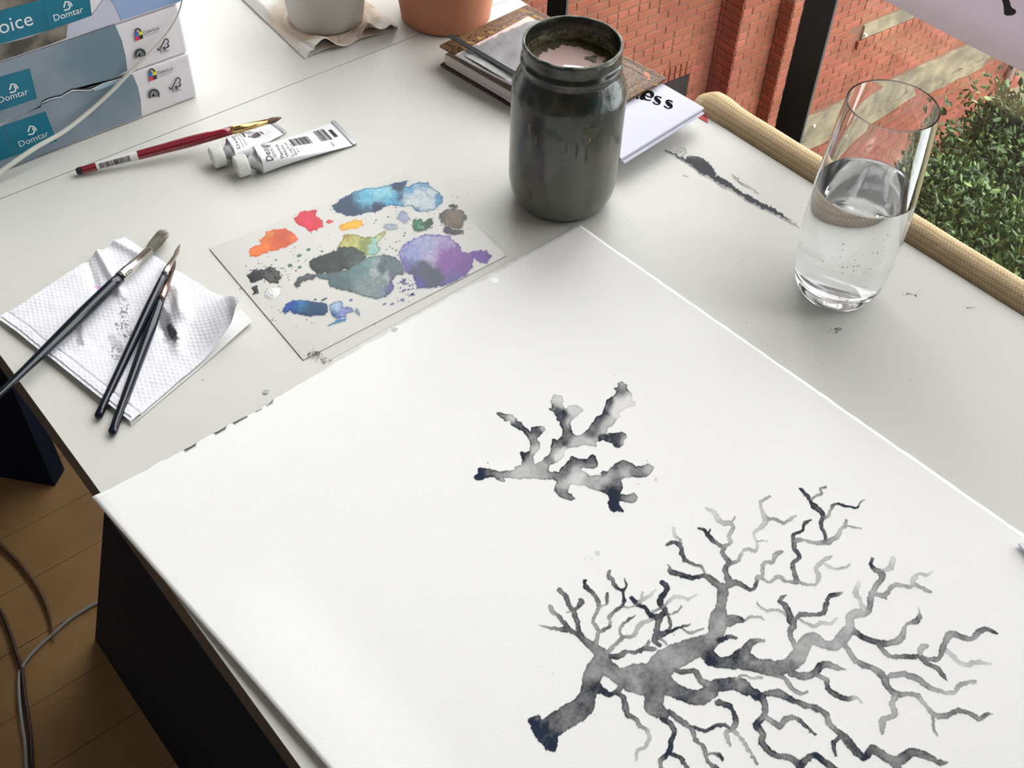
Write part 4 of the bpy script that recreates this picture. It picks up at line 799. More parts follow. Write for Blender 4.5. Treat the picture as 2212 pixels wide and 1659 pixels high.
Vb = np.stack([Xb, YY, Zb], -1).reshape(-1, 3); ii = np.arange(Vb.shape[0]).reshape(YY.shape)
Fb = np.stack([ii[:-1], np.roll(ii, -1, 1)[:-1], np.roll(ii, -1, 1)[1:], ii[1:]], -1).reshape(-1, 4)
kk = (.35 + .65 * weave)[..., None] * (1 + .25 * (vn(arc * 1.0, yy_, 1.2, 4, 2) - .5))[..., None]
colb = (lin((140, 110, 72)) * (1 - kk) + lin((236, 212, 172)) * kk).reshape(-1, 3)
mesh_np('burlap_cover', Vb, Fb, bur, br, colors=colb, smooth=True)
MB().box((cxb - .008, yb0, .35), (cxb + .008, yb1 - .03, TZ - .008)).build('backing_panel', mat('panel_wood', (.12, .09, .06), .8), br)

# ================================================================ PAPER HANGING ON THE WINDOW
hp = empty('hanging_paper', (.792, .28, .842), 'pale lilac sheet with an ink figure, hanging against the window at upper right', 'paper')
hm = mat('backlit_paper', L(238, 230, 234), .9, spec=.1)
_t = hm.node_tree; _m = _t.nodes.new('ShaderNodeMixShader'); _m.inputs[0].default_value = .35; _tr = _t.nodes.new('ShaderNodeBsdfTranslucent'); _tr.inputs[0].default_value = (*L(214, 206, 216), 1)
_o = [n for n in _t.nodes if n.type == 'OUTPUT_MATERIAL'][0]; _t.links.new(_t.nodes['Principled BSDF'].outputs[0], _m.inputs[1]); _t.links.new(_tr.outputs[0], _m.inputs[2]); _t.links.new(_m.outputs[0], _o.inputs[0])
n_ = 40; V = []
for i in range(n_ + 1):
    y_ = .56 - .46 * i / n_
    for j in range(12):
        z_ = .8425 - .0035 * math.exp(-((y_ - .36) / .09) ** 2) * (j == 0) + .30 * j / 11; V.append((.790 + .004 * math.sin(5 * y_) * math.exp(-(z_ - .84) * 4), y_, z_))
idx = np.arange((n_ + 1) * 12).reshape(n_ + 1, 12)
o = mesh_np('sheet', V, np.stack([idx[:-1, :-1], idx[1:, :-1], idx[1:, 1:], idx[:-1, 1:]], -1).reshape(-1, 4), hm, hp, smooth=True)
so = o.modifiers.new('s', 'SOLIDIFY'); so.thickness = .0003
def hpt(x, y): return atx(x, y, .7845)
leg = [(2164, -40), (2165, 0), (2168, 12), (2169, 24), (2169, 31), (2176, 34), (2188, 33), (2195, 28), (2194, 21), (2188, 18), (2184, 14), (2182, 6), (2180, 0), (2180, -40)]
MB().prism([hpt(*q) for q in leg], (-.0002, 0, 0)).build('ink_figure', mat('dark_ink', L(52, 48, 52), .8), hp)

# ================================================================ BOOK, MAGAZINE, LOOSE PAPERS
zb = .022
q0, q1, q2 = at(950, 97, zb), at(1138, 10, zb), at(1440, 168, zb); q3 = q0 + q2 - q1
def fl_(q, z): return np.array([q[0], q[1], TZ + z])
cvm = bpy.data.materials.new('gilded_leather'); cvm.use_nodes = True; t = cvm.node_tree; b = t.nodes['Principled BSDF']; N = t.nodes.new; K = t.links.new
tc = N('ShaderNodeTexCoord'); vo = N('ShaderNodeTexVoronoi'); vo.feature = 'DISTANCE_TO_EDGE'; vo.inputs['Scale'].default_value = 230
nz_ = N('ShaderNodeTexNoise'); nz_.inputs['Scale'].default_value = 150; mx_ = N('ShaderNodeMix'); mx_.data_type = 'VECTOR'; mx_.inputs['Factor'].default_value = .012
K(tc.outputs['Object'], nz_.inputs['Vector']); K(tc.outputs['Object'], mx_.inputs['A']); K(nz_.outputs['Color'], mx_.inputs['B']); K(mx_.outputs['Result'], vo.inputs['Vector'])
r_ = N('ShaderNodeValToRGB'); K(vo.outputs['Distance'], r_.inputs[0]); r_.color_ramp.elements[0].position = .10; r_.color_ramp.elements[0].color = (*L(122, 86, 50), 1)
r_.color_ramp.elements[1].position = .24; r_.color_ramp.elements[1].color = (*L(54, 27, 18), 1); K(r_.outputs[0], b.inputs['Base Color'])
b.inputs['Roughness'].default_value = .5; bp = N('ShaderNodeBump'); bp.inputs['Strength'].default_value = .5; bp.inputs['Distance'].default_value = .0005; K(vo.outputs['Distance'], bp.inputs['Height']); K(bp.outputs[0], b.inputs['Normal'])
gold = mat('gold_stamp', L(138, 104, 60), .7, col2=L(176, 138, 82), nscale=300, spec=.2); dullg = mat('worn_gilt', L(112, 80, 50), .6)
maroon = mat('maroon_board', L(66, 38, 38), .5, bump=.2, bscale=200); pg_m = mat('page_block', L(222, 212, 204), .8, bump=.3, bscale=900)
bk = empty('ornate_notebook', tuple(fl_((q0 + q2) / 2, 0)), 'brown notebook with gilded ornamental cover and black elastic, behind the murky jar', 'book')
cen = (q0 + q2) / 2; mgw0 = mat('bright_sheet', L(232, 230, 238), .5)
def quad(z, gx=0.): return [fl_(cen + (q - cen) * (1 - gx), z) for q in (q0, q1, q2, q3)]
o = MB().prism(quad(.0002), (0, 0, .0026)).build('back_cover', maroon, bk); bevel(o, .0008)
MB().prism(quad(.0030, .045), (0, 0, .0104)).build('page_block', pg_m, bk)
o = MB().prism(quad(.0196), (0, 0, .0024)).build('front_cover', cvm, bk)
ext = bk
ux = (q2 - q1) / np.linalg.norm(q2 - q1); uy = (q1 - q0) / np.linalg.norm(q1 - q0); LX = np.linalg.norm(q2 - q1); LY = np.linalg.norm(q1 - q0)
def bkp(a, b_, z=.0222): return fl_(q0 + ux * a + uy * b_, z)
for (a, c) in ((.002, .0009), (.0045, .0007), (.0115, .0006)):    # gold border lines
    for s0, s1 in (((a, a), (LX - a, a)), ((LX - a, a), (LX - a, LY - a)), ((LX - a, LY - a), (a, LY - a)), ((a, LY - a), (a, a))):
        d_ = np.array([s1[0] - s0[0], s1[1] - s0[1]]); d_ = d_ / np.linalg.norm(d_) * c; pn = np.array([-d_[1], d_[0]]) / 2
        MB().prism([bkp(s0[0] + pn[0], s0[1] + pn[1], .0219), bkp(s1[0] + pn[0], s1[1] + pn[1], .0219), bkp(s1[0] - pn[0], s1[1] - pn[1], .0219), bkp(s0[0] - pn[0], s0[1] - pn[1], .0219)], (0, 0, .0003)).build('border_line', dullg, bk)
def motif(a, b_, ln, wd, ang, m_):
    n_ = 14; P_ = []
    for k in range(n_):
        t_ = 2 * math.pi * k / n_; x_ = ln * math.cos(t_); y_ = wd * math.sin(t_) * (1 + .25 * math.cos(t_ * 3)); c_, s_ = math.cos(ang), math.sin(ang)
        P_.append(bkp(a + x_ * c_ - y_ * s_, b_ + x_ * s_ + y_ * c_, .0219))
    MB().prism(P_, (0, 0, .0002)).build('gilt_ornament', m_, bk)
org = mat('copper_stamp', L(186, 108, 62), .5)
for (x_, y_, ln, wd, an_, m_) in ((1036, 81, .0042, .0024, 1.2, gold), (1063, 70, .0058, .0022, .35, gold), (1090, 57, .0042, .0024, 1.2, gold), (1112, 45, .0052, .0020, .3, gold), (1147, 34, .0044, .0025, 1.2, gold), (1016, 92, .005, .002, .4, gold), (1125, 20, .0045, .0018, .2, gold), (1170, 40, .004, .0018, .5, gold), (1386, 165, .0068, .0024, -.6, org), (1366, 181, .003, .0015, 0, gold), (1404, 184, .003, .0015, .5, gold), (1385, 150, .004, .0012, -.5, gold), (1370, 195, .004, .002, .4, gold)):
    q = at(x_, y_, .0222) - q0; motif(q @ ux, q @ uy, ln, wd, an_, m_)
# black elastic band round the cover
MB().prism([at(1007, 158, .006), at(1108, 226, .006), at(1130, 200, .006), at(1030, 140, .006)], (0, 0, .0008)).build('loose_sheet', mgw0, bk)
e0, e1_ = at(972, 78, .0275), at(1112, 160, .0275); dd = e1_ - e0; dd /= np.linalg.norm(dd); pn = np.cross([0, 0, 1.], dd) * .0027
MB().prism([e0 - dd * .001 - pn, e1_ + dd * .02 - pn, e1_ + dd * .02 + pn, e0 - dd * .001 + pn], (0, 0, .0009)).build('elastic_band', mat('black_elastic', (.02, .022, .026), .8, bump=.3, bscale=900), bk)
# magazine slid between the covers
mg = empty('white_magazine', tuple(fl_(at(1440, 260), 0)), 'white booklet printed with large black letters, sticking out from under the notebook', 'magazine')
m0 = at(1520, 234, .017); m1 = at(1342, 344, .017); m3 = m1 + (at(1428, 181, .017) - m0) * 2.6; m2 = m0 + (m3 - m1)
mgw = mat('magazine_paper', L(212, 212, 226), .45, spec=.3)
MB().prism([fl_(q, .0158) for q in (m0, m1, m3, m2)], (0, 0, .0022)).build('front_page', mgw, mg)
k1 = at(1517, 246, .0015) - m0; MB().prism([fl_(q + np.array([-.002, -.003, 0]), .0136) for q in (m0, m1 + np.array([.003, 0, 0]), m3, m2)], (0, 0, .0014)).build('back_page', mgw, mg)
f = Field(.58, .70, .48, .60, .0183, .0002, warp=.0, seed=5)
E2 = (1200, 0, 3.687); f.W += 1e-6
for ch in "690,776,17,1;691,777,17,1|700,752,12,1;716,737,11,1;740,729,6,1;764,738,12,1;771,756,13,1;765,772,5,1|706,752,4,1;735,766,3,1;764,776,3,1|700,752,13,1;703,772,9,1;716,790,5,1;736,797,3,1;756,797,4,1|840,778,4,1;828,770,3,1;806,768,5,1;796,779,9,1;812,798,14,1;829,813,10,1;822,828,4,1;800,829,3,1;778,814,4,1|930,812,4,1;918,802,3,1;896,799,5,1;886,810,9,1;904,829,14,1;923,845,10,1;915,859,4,1;892,860,3,1;868,845,4,1|645,768,7,1;655,782,6,1".split('|'):
    f.chain([tuple(float(v) * (1.02 if k_ == 2 else 1) for k_, v in enumerate(q.split(','))) for q in ch.split(';')], *E2)
a_ = sst(.5, -.5, f.sd); o = f.mesh('printed_letters', np.zeros(f.X.shape + (3,)) + .01, mat('letter_ink', (.006, .006, .007), .9, spec=.05), mg, .45, a_)
rt = empty('red_card', tuple(at(1512, 258)), 'small red card peeping out under the white booklet', 'card')
MB().prism([at(1500, 249, .0002), at(1529, 266, .0002), at(1526, 248, .0002), at(1516, 240, .0002), at(1500, 244, .0002)], (0, 0, .0004)).build('card', mat('red_card_m', L(196, 28, 36), .5), rt)
# painted scrap pages on the notebook
pgs = empty('painted_scrap_page', tuple(fl_(at(1060, 110), .023)), 'loose pink edged page with grey watercolour wash, lying on the notebook', 'paper')
a0, a1 = at(981, 124, .0232), at(1140, 38, .0232); a2, a3 = at(1260, 96, .0232), at(1105, 188, .0232)
def curl_sheet(name, c4, m_, par, lift, n=24, zoff=0, cols=None, thick=.0003):
    V = []
    for i in range(n + 1):
        for j in range(n + 1):
            u_, v_ = i / n, j / n; q = (c4[0] * (1 - u_) + c4[1] * u_) * (1 - v_) + (c4[3] * (1 - u_) + c4[2] * u_) * v_; q = q.copy(); q[2] += lift(u_, v_) + zoff; V.append(q)
    V = np.array(V); idx = np.arange((n + 1) ** 2).reshape(n + 1, n + 1)
    o = mesh_np(name, V, np.stack([idx[:-1, :-1], idx[1:, :-1], idx[1:, 1:], idx[:-1, 1:]], -1).reshape(-1, 4), m_, par, colors=None if cols is None else cols(pj(V)), smooth=True)
    so = o.modifiers.new('s', 'SOLIDIFY'); so.thickness = thick; so.offset = 0; return o
def wash(p_):
    x, y = p_[:, 0], p_[:, 1]; base = np.tile(lin((226, 196, 190)), (len(p_), 1))
    xe = x + 6 * (vn(x, y, 8, 3, 3) - .5); edge = 52 + (1130 - x) * .45 + 5 * (vn(x, y, 9, 5, 3) - .5) * 2
    k = sst(-2, 3, y - edge)[:, None]; g = (.55 + .6 * vn(x, y, 24, 6, 3))[:, None]
    return base * (1 - k) + lin((150, 148, 150)) * g * k
pgm = mat('scrap_paper', (1, 1, 1), .7, attr='Col')
curl_sheet('page', [a0, a1, a2, a3], pgm, pgs, lambda u, v: .0012 + .003 * max(0, .5 - u) * max(0, .5 - v), n=70, cols=wash)
tf = empty('torn_paper_figure', tuple(fl_(at(1060, 160), .024)), 'torn grey painted paper piece curling over the front edge of the notebook', 'paper')
def grey(p_):
    x, y = p_[:, 0], p_[:, 1]; g = vn(x, y, 16, 9, 3)
    d_ = np.abs((y - 128) - (x - 1003) * .62 - 6 * np.sin((x - 1000) / 18)); k = sst(9, 4, d_)[:, None]
    return lin((176, 178, 176)) * (.75 + .5 * g)[:, None] * (1 - k) + lin((92, 92, 90)) * k
c4 = [at(1003, 122, .0248), at(1040, 116, .0248), at(1132, 166, .0248), at(1112, 190, .0225)]
curl_sheet('torn_piece', c4, pgm, tf, lambda u, v: .0006 + .0015 * math.sin(3 * v), n=50, cols=grey)

# ================================================================ PAPER REAMS
RY = .8275
wrap_m = mat('ream_wrapper', L(226, 222, 224), .35, col2=L(218, 214, 218), nscale=20, bump=.1, bscale=30)
blue_m = mat('printed_sky', L(104, 128, 140), .35, col2=L(140, 150, 162), nscale=13, detail=5, spec=.5)
blue2_m = mat('printed_blue', L(120, 146, 188), .3, col2=L(150, 172, 206), nscale=10)
lilac_m = mat('printed_lilac', L(176, 184, 202), .3, col2=L(192, 194, 210), nscale=14)
rock_m = mat('printed_rock', L(70, 68, 60), .35, col2=L(140, 132, 120), nscale=60, detail=7)
teal_m = mat('printed_teal', L(4, 114, 140), .35, col2=L(2, 102, 128), nscale=30)
inkw = mat('white_print', L(226, 232, 232), .4); greyp = mat('grey_print', L(96, 106, 108), .5)
xr = .3520
def fp(x, y, off=0.): return atx(x, y, RY - off, 1)
def panel(name, pts, m_, par, off, th=.0003): return MB().prism([fp(x, y, off) for x, y in pts], (0, -th, 0)).build(name, m_, par)
def ream(z0, z1, label, xr_, dy=0.):
    rt = empty('paper_ream', (.21, RY + .1, TZ + z0), label, 'paper pack', 'wrapped paper packs stacked at the left of the second desk')
    o = MB().box((.073, RY + dy, TZ + z0 + .0003), (xr_, RY + dy + .2159, TZ + z1 - .0002)).build('wrapper', wrap_m, rt); bevel(o, .0025, 3)
    return rt
r1 = ream(0, .0440, 'bottom wrapped paper pack of the stack, blue label with a torn flap', xr)
r2 = ream(.0440, .0885, 'middle wrapped paper pack of the stack, blue with one teal patch', xr - .0005)
r3 = ream(.0885, .133, 'top wrapped paper pack of the stack, teal banner over dark rock print', xr + .001)
panel('printed_picture', [(-40, 284), (0, 272), (89, 227), (164, 190), (233, 172), (286, 160), (298, 188), (304, 217), (306, 251), (200, 291), (100, 331), (0, 372), (-40, 388)], blue_m, r1, .0003)
panel('printed_picture', [(-40, 150), (0, 136), (120, 96), (248, 53), (263, 87), (271, 120), (275, 152), (238, 171), (205, 184), (180, 192), (156, 193), (140, 201), (125, 207), (105, 213), (92, 219), (89, 230), (0, 268), (-40, 282)], blue_m, r2, .0003)
# torn wrapper edge of the middle pack, white fibres over a dark gap
tear = [(89, 228), (92, 219), (105, 213), (120, 209), (132, 207), (143, 200), (156, 193), (176, 193), (192, 193), (206, 187), (222, 179), (243, 173), (264, 166)]
MB().prism([fp(x, y - 1.8, .0010) for x, y in tear] + [fp(x, y + 1.2, .0010) for x, y in tear[::-1]], (0, -.0002, 0)).build('tear_shadow_gap', mat('torn_gap', (.02, .03, .04), .9), r2)
MB().prism([fp(x, y + 1.2, .0016) for x, y in tear] + [fp(x, y + 2.8, .0016) for x, y in tear[::-1]], (0, -.0003, 0)).build('torn_edge', inkw, r2)
panel('printed_patch', [(198, 190), (270, 168), (262, 176), (205, 196)], mat('pale_sky', L(176, 200, 214), .3), r1, .0007)
panel('printed_rock', [(-40, 112), (0, 97), (60, 82), (106, 66), (146, 52), (143, 82), (100, 98), (0, 132), (-40, 144)], rock_m, r3, .0003)
panel('printed_sky', [(146, 52), (106, 66), (198, 33), (230, -10), (290, -40), (300, 10), (250, 49), (143, 82)], lilac_m, r3, .0003)
panel('printed_blue', [(232, -10), (260, -40), (420, -80), (420, -20), (388, 3), (262, 44), (250, 15)], blue2_m, r3, .0006)
panel('printed_rock', [(-40, -40), (110, -60), (90, -2), (0, 24), (-40, 34)], rock_m, r3, .0003)
panel('teal_panel', [(-60, 40), (0, 23), (88, 0), (100, -4), (112, 62), (105, 65), (0, 95), (-60, 112)], teal_m, r3, .0007)
panel('teal_panel', [(91, 0), (190, -32), (198, 33), (107, 64)], teal_m, r3, .0008)
panel('teal_panel', [(-40, 178), (0, 166), (64, 148), (80, 212), (0, 239), (-40, 252)], teal_m, r2, .0007)
panel('teal_panel', [(8, 271), (98, 241), (123, 304), (34, 335)], teal_m, r1, .0007)
panel('teal_panel', [(-40, 286), (7, 272), (32, 335), (0, 347), (-40, 360)], teal_m, r1, .0007)
def wtext(body, x0, y0, x1, y1, m_, par, off=.0012, bold=0.):
    a, c = fp(x0, y0, off), fp(x1, y1, off); ux_ = (c - a); w_ = np.linalg.norm(ux_); ux_ /= w_; uy_ = np.cross([0, -1., 0], ux_); 
    text_mesh('lettering', body, a, ux_, uy_, w_, m_, par, 0, bold=bold)
wtext('Domtar', 118, 46, 181, 26, inkw, r3); wtext('oice', 1, 74, 73, 53, inkw, r3)
wtext('Domtar', -2, 223, 62, 203, inkw, r2); wtext('Domtar', 43, 318, 106, 293, inkw, r1)
def strokes(name, lst, m_, par, wd=.0005, off=.0013):
    for s in lst:
        P_ = [fp(x, y, off) for x, y in s]; P_, _ = smoothpts(P_, [0] * len(P_), 4) if len(P_) > 2 else (P_, 0)
        Lf, Rt = [], []
        for i, q in enumerate(P_):
            d_ = P_[min(i + 1, len(P_) - 1)] - P_[max(i - 1, 0)]; d_ /= np.linalg.norm(d_) + 1e-9; n_ = np.cross([0, -1., 0], d_) * wd
            Lf.append(q + n_); Rt.append(q - n_)
        p = MB(); n0 = len(Lf); p.add(Lf + Rt, [(i, i + 1, n0 + i + 1, n0 + i) for i in range(n0 - 1)]); yield p
def logo(name, lst, m_, par, wd=.0005):
    p = MB()
    for q in strokes(name, lst, m_, par, wd): p.add(q.v, q.f)
    p.build(name, m_, par)
def dmark(cx, cy, par):    # small sail-like mark above the name
    logo('emblem', [[(cx - 6, cy - 8), (cx + 4, cy - 7), (cx + 10, cy + 1)], [(cx + 1, cy - 4), (cx + 5, cy + 2), (cx + 2, cy + 8), (cx - 8, cy + 10)], [(cx - 5, cy - 8), (cx - 8, cy + 4)]], inkw, par, .0006)
dmark(29, 190, r2); dmark(69, 281, r1); dmark(146, 12, r3)
for (dx, dy, par) in ((0, 0, r2), (30, 87, r1)):
    # padlock in four colours
    X0, Y0 = 291 + dx, 71 + dy
    for (a, b_, c) in ((0, 0, (60, 110, 190)), (8, -3, (230, 214, 60)), (1, 9, (214, 60, 90)), (9, 6, (40, 40, 44))):
        panel('lock_quarter', [(X0 + a, Y0 + b_), (X0 + a + 8, Y0 + b_ - 3), (X0 + a + 9, Y0 + b_ + 5.5), (X0 + a + 1, Y0 + b_ + 8.5)], mat('lock_colour', L(*c), .4), par, .0010)
    logo('lock_shackle', [[(X0 + 3, Y0), (X0 + 2, Y0 - 6), (X0 + 7, Y0 - 9), (X0 + 12, Y0 - 6), (X0 + 13, Y0 - 2)]], black_i, par, .0006)
    wtext('ColorLok', 310 + dx, 74 + dy, 345 + dx, 63 + dy, black_i, par, bold=.01); wtext('TECHNOLOGY', 312 + dx, 80 + dy, 344 + dx, 69 + dy, greyp, par)
    X1, Y1 = 356 + dx * .86, 95 + dy * .97
    logo('tree_mark', [[(X1 - 16, Y1 + 9), (X1 - 12, Y1 + 13), (X1 - 3, Y1 - 3), (X1 - 1, Y1 - 9), (X1 + 4, Y1 - 11), (X1 + 8, Y1 - 6), (X1 + 6, Y1), (X1 + 9, Y1 + 4), (X1 + 3, Y1 + 8)], [(X1 - 5, Y1 + 9), (X1 + 1, Y1 + 7)], [(X1 - 1, Y1 + 8), (X1 + 1, Y1 + 13)]], black_i, par, .0005)
    wtext('FSC', X1 - 9, Y1 + 21, X1 + 10, Y1 + 15, black_i, par)
    X2, Y2_ = 303 + dx, 118 + dy
    teeth = []
    for k in range(22):
        a = math.radians(150 + k * 11); teeth.append([(X2 + 9 * math.cos(a), Y2_ + 10 * math.sin(a)), (X2 + 13 * math.cos(a), Y2_ + 14 * math.sin(a))])
    logo('seal', teeth, greyp, par, .00035)
    logo('seal', [[(X2 + 9 * math.cos(math.radians(a)), Y2_ + 10 * math.sin(math.radians(a))) for a in range(140, 400, 20)], [(X2 - 4, Y2_ + 4), (X2, Y2_ - 3), (X2 + 5, Y2_ - 4)], [(X2 - 3, Y2_), (X2 + 2, Y2_ + 3), (X2 + 6, Y2_)]], greyp, par, .0009)
# ================================================================ CORD
cd = empty('cable', tuple(at(40, 350)), 'thin white cord hanging across the front of the stacked paper packs', 'cord')
cp = [(-60, 424), (2, 371), (72, 322), (135, 286), (193, 241), (241, 197), (278, 159), (325, 113), (362, 70), (385, 30), (398, -20)]
cr_ = [.0022, .0022, .0021, .0019, .0018, .0017, .0016, .0013, .0009, .0007, .0007]
P_ = [atx(x, y, RY - .0045 - .012 * max(0, (200 - x) / 260), 1) for x, y in cp]; P_ = [np.array([q[0], q[1], max(q[2], TZ + .0028)]) for q in P_]
tube('sheath_or_shadow', P_, cr_, mat('cord_white', L(206, 206, 196), .5), cd, n=10)

# ================================================================ FLOWER POTS ON A CRUMPLED TOWEL
def pot(name, c, prof, m_, label):
    rt = empty('flower_pot', tuple(c), label, 'flower pot', None); lathe('pot_body', prof, c, m_, rt, n=96)
    lathe('soil', [(0, prof[-3][1] - .012), (prof[-3][0] - .004, prof[-3][1] - .012)], c, mat('soil', (.03, .02, .015), 1, bump=1, bscale=100), rt, n=40); return rt
pot('g', np.array([.5134, .8671, TZ + .0045]), [(0, 0), (.032, 0), (.035, .002), (.0365, .01), (.047, .09), (.050, .092), (.051, .105), (.048, .106), (.043, .09), (.033, .01), (0, .008)], mat('grey_ceramic', L(186, 183, 176), .55, col2=L(178, 174, 166), nscale=12, bump=.1, bscale=150), 'pale grey ceramic pot standing on the crumpled stained paper towel')
pot('t', np.array([.6125, .8088, TZ + .0006]), [(0, 0), (.040, 0), (.0435, .002), (.0445, .01), (.057, .09), (.062, .092), (.063, .115), (.058, .116), (.052, .09), (.04, .01), (0, .008)], mat('terracotta', L(176, 112, 84), .75, col2=L(190, 128, 98), nscale=18, bump=.2, bscale=200), 'orange terracotta pot on the desk behind the ornate notebook')
ct = empty('crumpled_towel', tuple(at(690, 60)), 'crumpled tan stained paper towel under the pale grey pot', 'paper towel')
ttm = mat('stained_towel', (1, 1, 1), .9, attr='Col', bump=.3, bscale=700, spec=.1)
n_ = 110; A0, A1, A2_, A3 = at(660, 130), at(530, 6), at(700, -70), at(868, 66); V = []
A1 = A1 + (A1 - A0) * .35; A2_ = A1 + (A3 - A0)
for i in range(n_ + 1):
    for j in range(n_ + 1):
        u_, v_ = i / n_, j / n_; q = A0 + (A1 - A0) * u_ + (A3 - A0) * v_; q = q.copy()
        d_ = math.hypot(q[0] - .5134, q[1] - .8671); h = .0015 + .010 * sst(.038, .062, d_) * (.35 + .65 * vn(np.array([u_ * 60.]), np.array([v_ * 50.]), 16, 5, 3)[0])
        h += .012 * math.exp(-((v_ - .66) / .06) ** 2) * sst(.038, .05, d_) + .006 * math.exp(-((v_ - .22 - .15 * u_) / .07) ** 2) * math.exp(-(u_ / .2) ** 2)
        h *= sst(0, .06, v_) * .9 + .1; h += .004 * math.sin(9 * v_) * math.exp(-(u_ / .15) ** 2) * (v_ > .1); h = max(h, .001)
        h *= sst(1.0, .85, v_) * .9 + .1
        q[1] += .006 * math.sin(14 * v_) * (1 - u_) * v_; q[2] = TZ + max(h, .0008); 
        if d_ < .038: q[2] = TZ + .0035
        V.append(q)
V = np.array(V); idx = np.arange((n_ + 1) ** 2).reshape(n_ + 1, n_ + 1); x, y = V[:, 0] * 1000, V[:, 1] * 1000
dd_ = np.hypot(V[:, 0] - .5134, V[:, 1] - .8671); st = sst(.062, .046, dd_ + .012 * (vn(x, y, 9, 3, 3) - .5)) * (.3 + .7 * vn(x, y, 14, 8, 3)); st = np.clip(st, 0, 1)[:, None]
cc_ = lin((232, 230, 226)) * (1 - st) + lin((196, 172, 144)) * st
o = mesh_np('towel_sheet', V, np.stack([idx[:-1, :-1], idx[1:, :-1], idx[1:, 1:], idx[:-1, 1:]], -1).reshape(-1, 4), ttm, ct, colors=cc_, smooth=True)
so = o.modifiers.new('s', 'SOLIDIFY'); so.thickness = .0006; so.offset = -1
# lower folded layer seen below the curled edge
n2_ = 40; V = []
for i in range(n2_ + 1):
    for j in range(5):
        u_, v_ = j / 4, i / n2_; q = A0 + (A1 - A0) * (u_ * .5 + .03) + (A3 - A0) * (v_ * .8 + .05); q = q.copy(); q[1] += -.002; q[2] = TZ + .0007 + .002 * abs(math.sin(7 * v_)); V.append(q)
idx = np.arange((n2_ + 1) * 5).reshape(n2_ + 1, 5)
mesh_np('lower_layer', V, np.stack([idx[:-1, :-1], idx[1:, :-1], idx[1:, 1:], idx[:-1, 1:]], -1).reshape(-1, 4), ttm, ct, colors=np.tile(lin((216, 206, 196)), (len(V), 1)), smooth=True)

# ================================================================ DIMPLED KITCHEN TOWEL
kt = empty('kitchen_towel', tuple(at(270, 720)), 'folded white dimpled kitchen towel with grey ink stains under three brushes', 'paper towel')
ktm = mat('towel_paper', (1, 1, 1), .9, attr='Col', spec=.1)
T0, T1, T2, T3 = at(-2, 694), at(270, 516), at(546, 692), at(284, 918)     # left, top, right, bottom
nu, nv = 340, 380
U, Vv = np.meshgrid(np.linspace(0, 1, nu), np.linspace(0, 1, nv), indexing='ij')     # u: left->top , v: toward bottom/right
Q = (T0 * (1 - U)[..., None] + T1 * U[..., None]) * (1 - Vv)[..., None] + (T3 * (1 - U)[..., None] + T2 * U[..., None]) * Vv[..., None]
X, Y = Q[..., 0].copy(), Q[..., 1].copy(); nsx = X * 1000; nsy = Y * 1000
X += .0012 * (vn(nsx, nsy, 25, 4, 2) - .5); Y += .0016 * (vn(nsx, nsy, 25, 6, 2) - .5)
Z = .0022 + .0022 * vn(nsx, nsy, 22, 2, 3)
ppx = pj(np.stack([X, Y, np.full_like(X, TZ)], -1)); px_, py_ = ppx[..., 0], ppx[..., 1]
def ridge(x0, y0, x1, y1, w_, h):
    dx, dy = x1 - x0, y1 - y0; t_ = np.clip(((px_ - x0) * dx + (py_ - y0) * dy) / (dx * dx + dy * dy), 0, 1); d = np.hypot(px_ - x0 - t_ * dx, py_ - y0 - t_ * dy)
    return h * np.exp(-(d / w_) ** 2)
Z += ridge(215, 555, 262, 640, 9, .004) + ridge(250, 530, 300, 560, 8, .003) - ridge(190, 570, 215, 640, 9, .002) + ridge(360, 600, 400, 690, 14, .0035) + ridge(390, 640, 385, 760, 14, .002) - ridge(378, 650, 350, 720, 10, .0015)
# crease parallel to the lower left border, and the lifted curl of the right corner
cre = np.exp(-(((U - .0) - .075 - .0 * Vv) / .006) ** 2); Z -= .0016 * cre; Z += .0012 * (U < .075)
lift = sst(.62, 1.0, Vv) * sst(.45, 1.0, U); Z += .016 * lift ** 1.5
roll = sst(.90, 1.0, U * .5 + Vv * .5); X -= .006 * roll; Z += .004 * roll
Z = np.where((U < .02) | (Vv > .985) | (U > .985) | (Vv < .01), Z - .0006, Z)
# embossed dots in staggered rows
au = U * np.linalg.norm(T1 - T0) / .0036; av = Vv * np.linalg.norm(T3 - T0) / .0033; rr = np.floor(av)
fu = (au + .5 * (rr % 2)) % 1 - .5; fv = av % 1 - .5; dot = np.exp(-(fu ** 2 + fv ** 2) / .045); flat = 1 - .6 * sst(.4, .8, vn(nsx, nsy, 18, 12, 2))
Z += .00036 * dot * flat
C_ = np.tile(lin((240, 240, 246)), X.shape + (1,)).reshape(X.shape + (3,)).copy()
C_ *= (1 - .05 * vn(nsx, nsy, 3, 9, 2))[..., None]
def stain(x0, y0, x1, y1, w_, k, col=(60, 60, 62), dotty=0, sd=1):
    global C_
    dx, dy = x1 - x0, y1 - y0; wx = px_ + 6 * (vn(px_, py_, 9, sd, 3) - .5) * 2; wy = py_ + 6 * (vn(px_, py_, 9, sd + 3, 3) - .5) * 2
    t_ = np.clip(((wx - x0) * dx + (wy - y0) * dy) / (dx * dx + dy * dy), 0, 1); d = np.hypot(wx - x0 - t_ * dx, wy - y0 - t_ * dy)
    a = k * sst(w_, w_ * .45, d) * (1 if not dotty else sst(.52, .62, vn(px_, py_, 3.5, sd + 8, 2)))
    C_ = C_ * (1 - a[..., None]) + lin(col) * a[..., None]
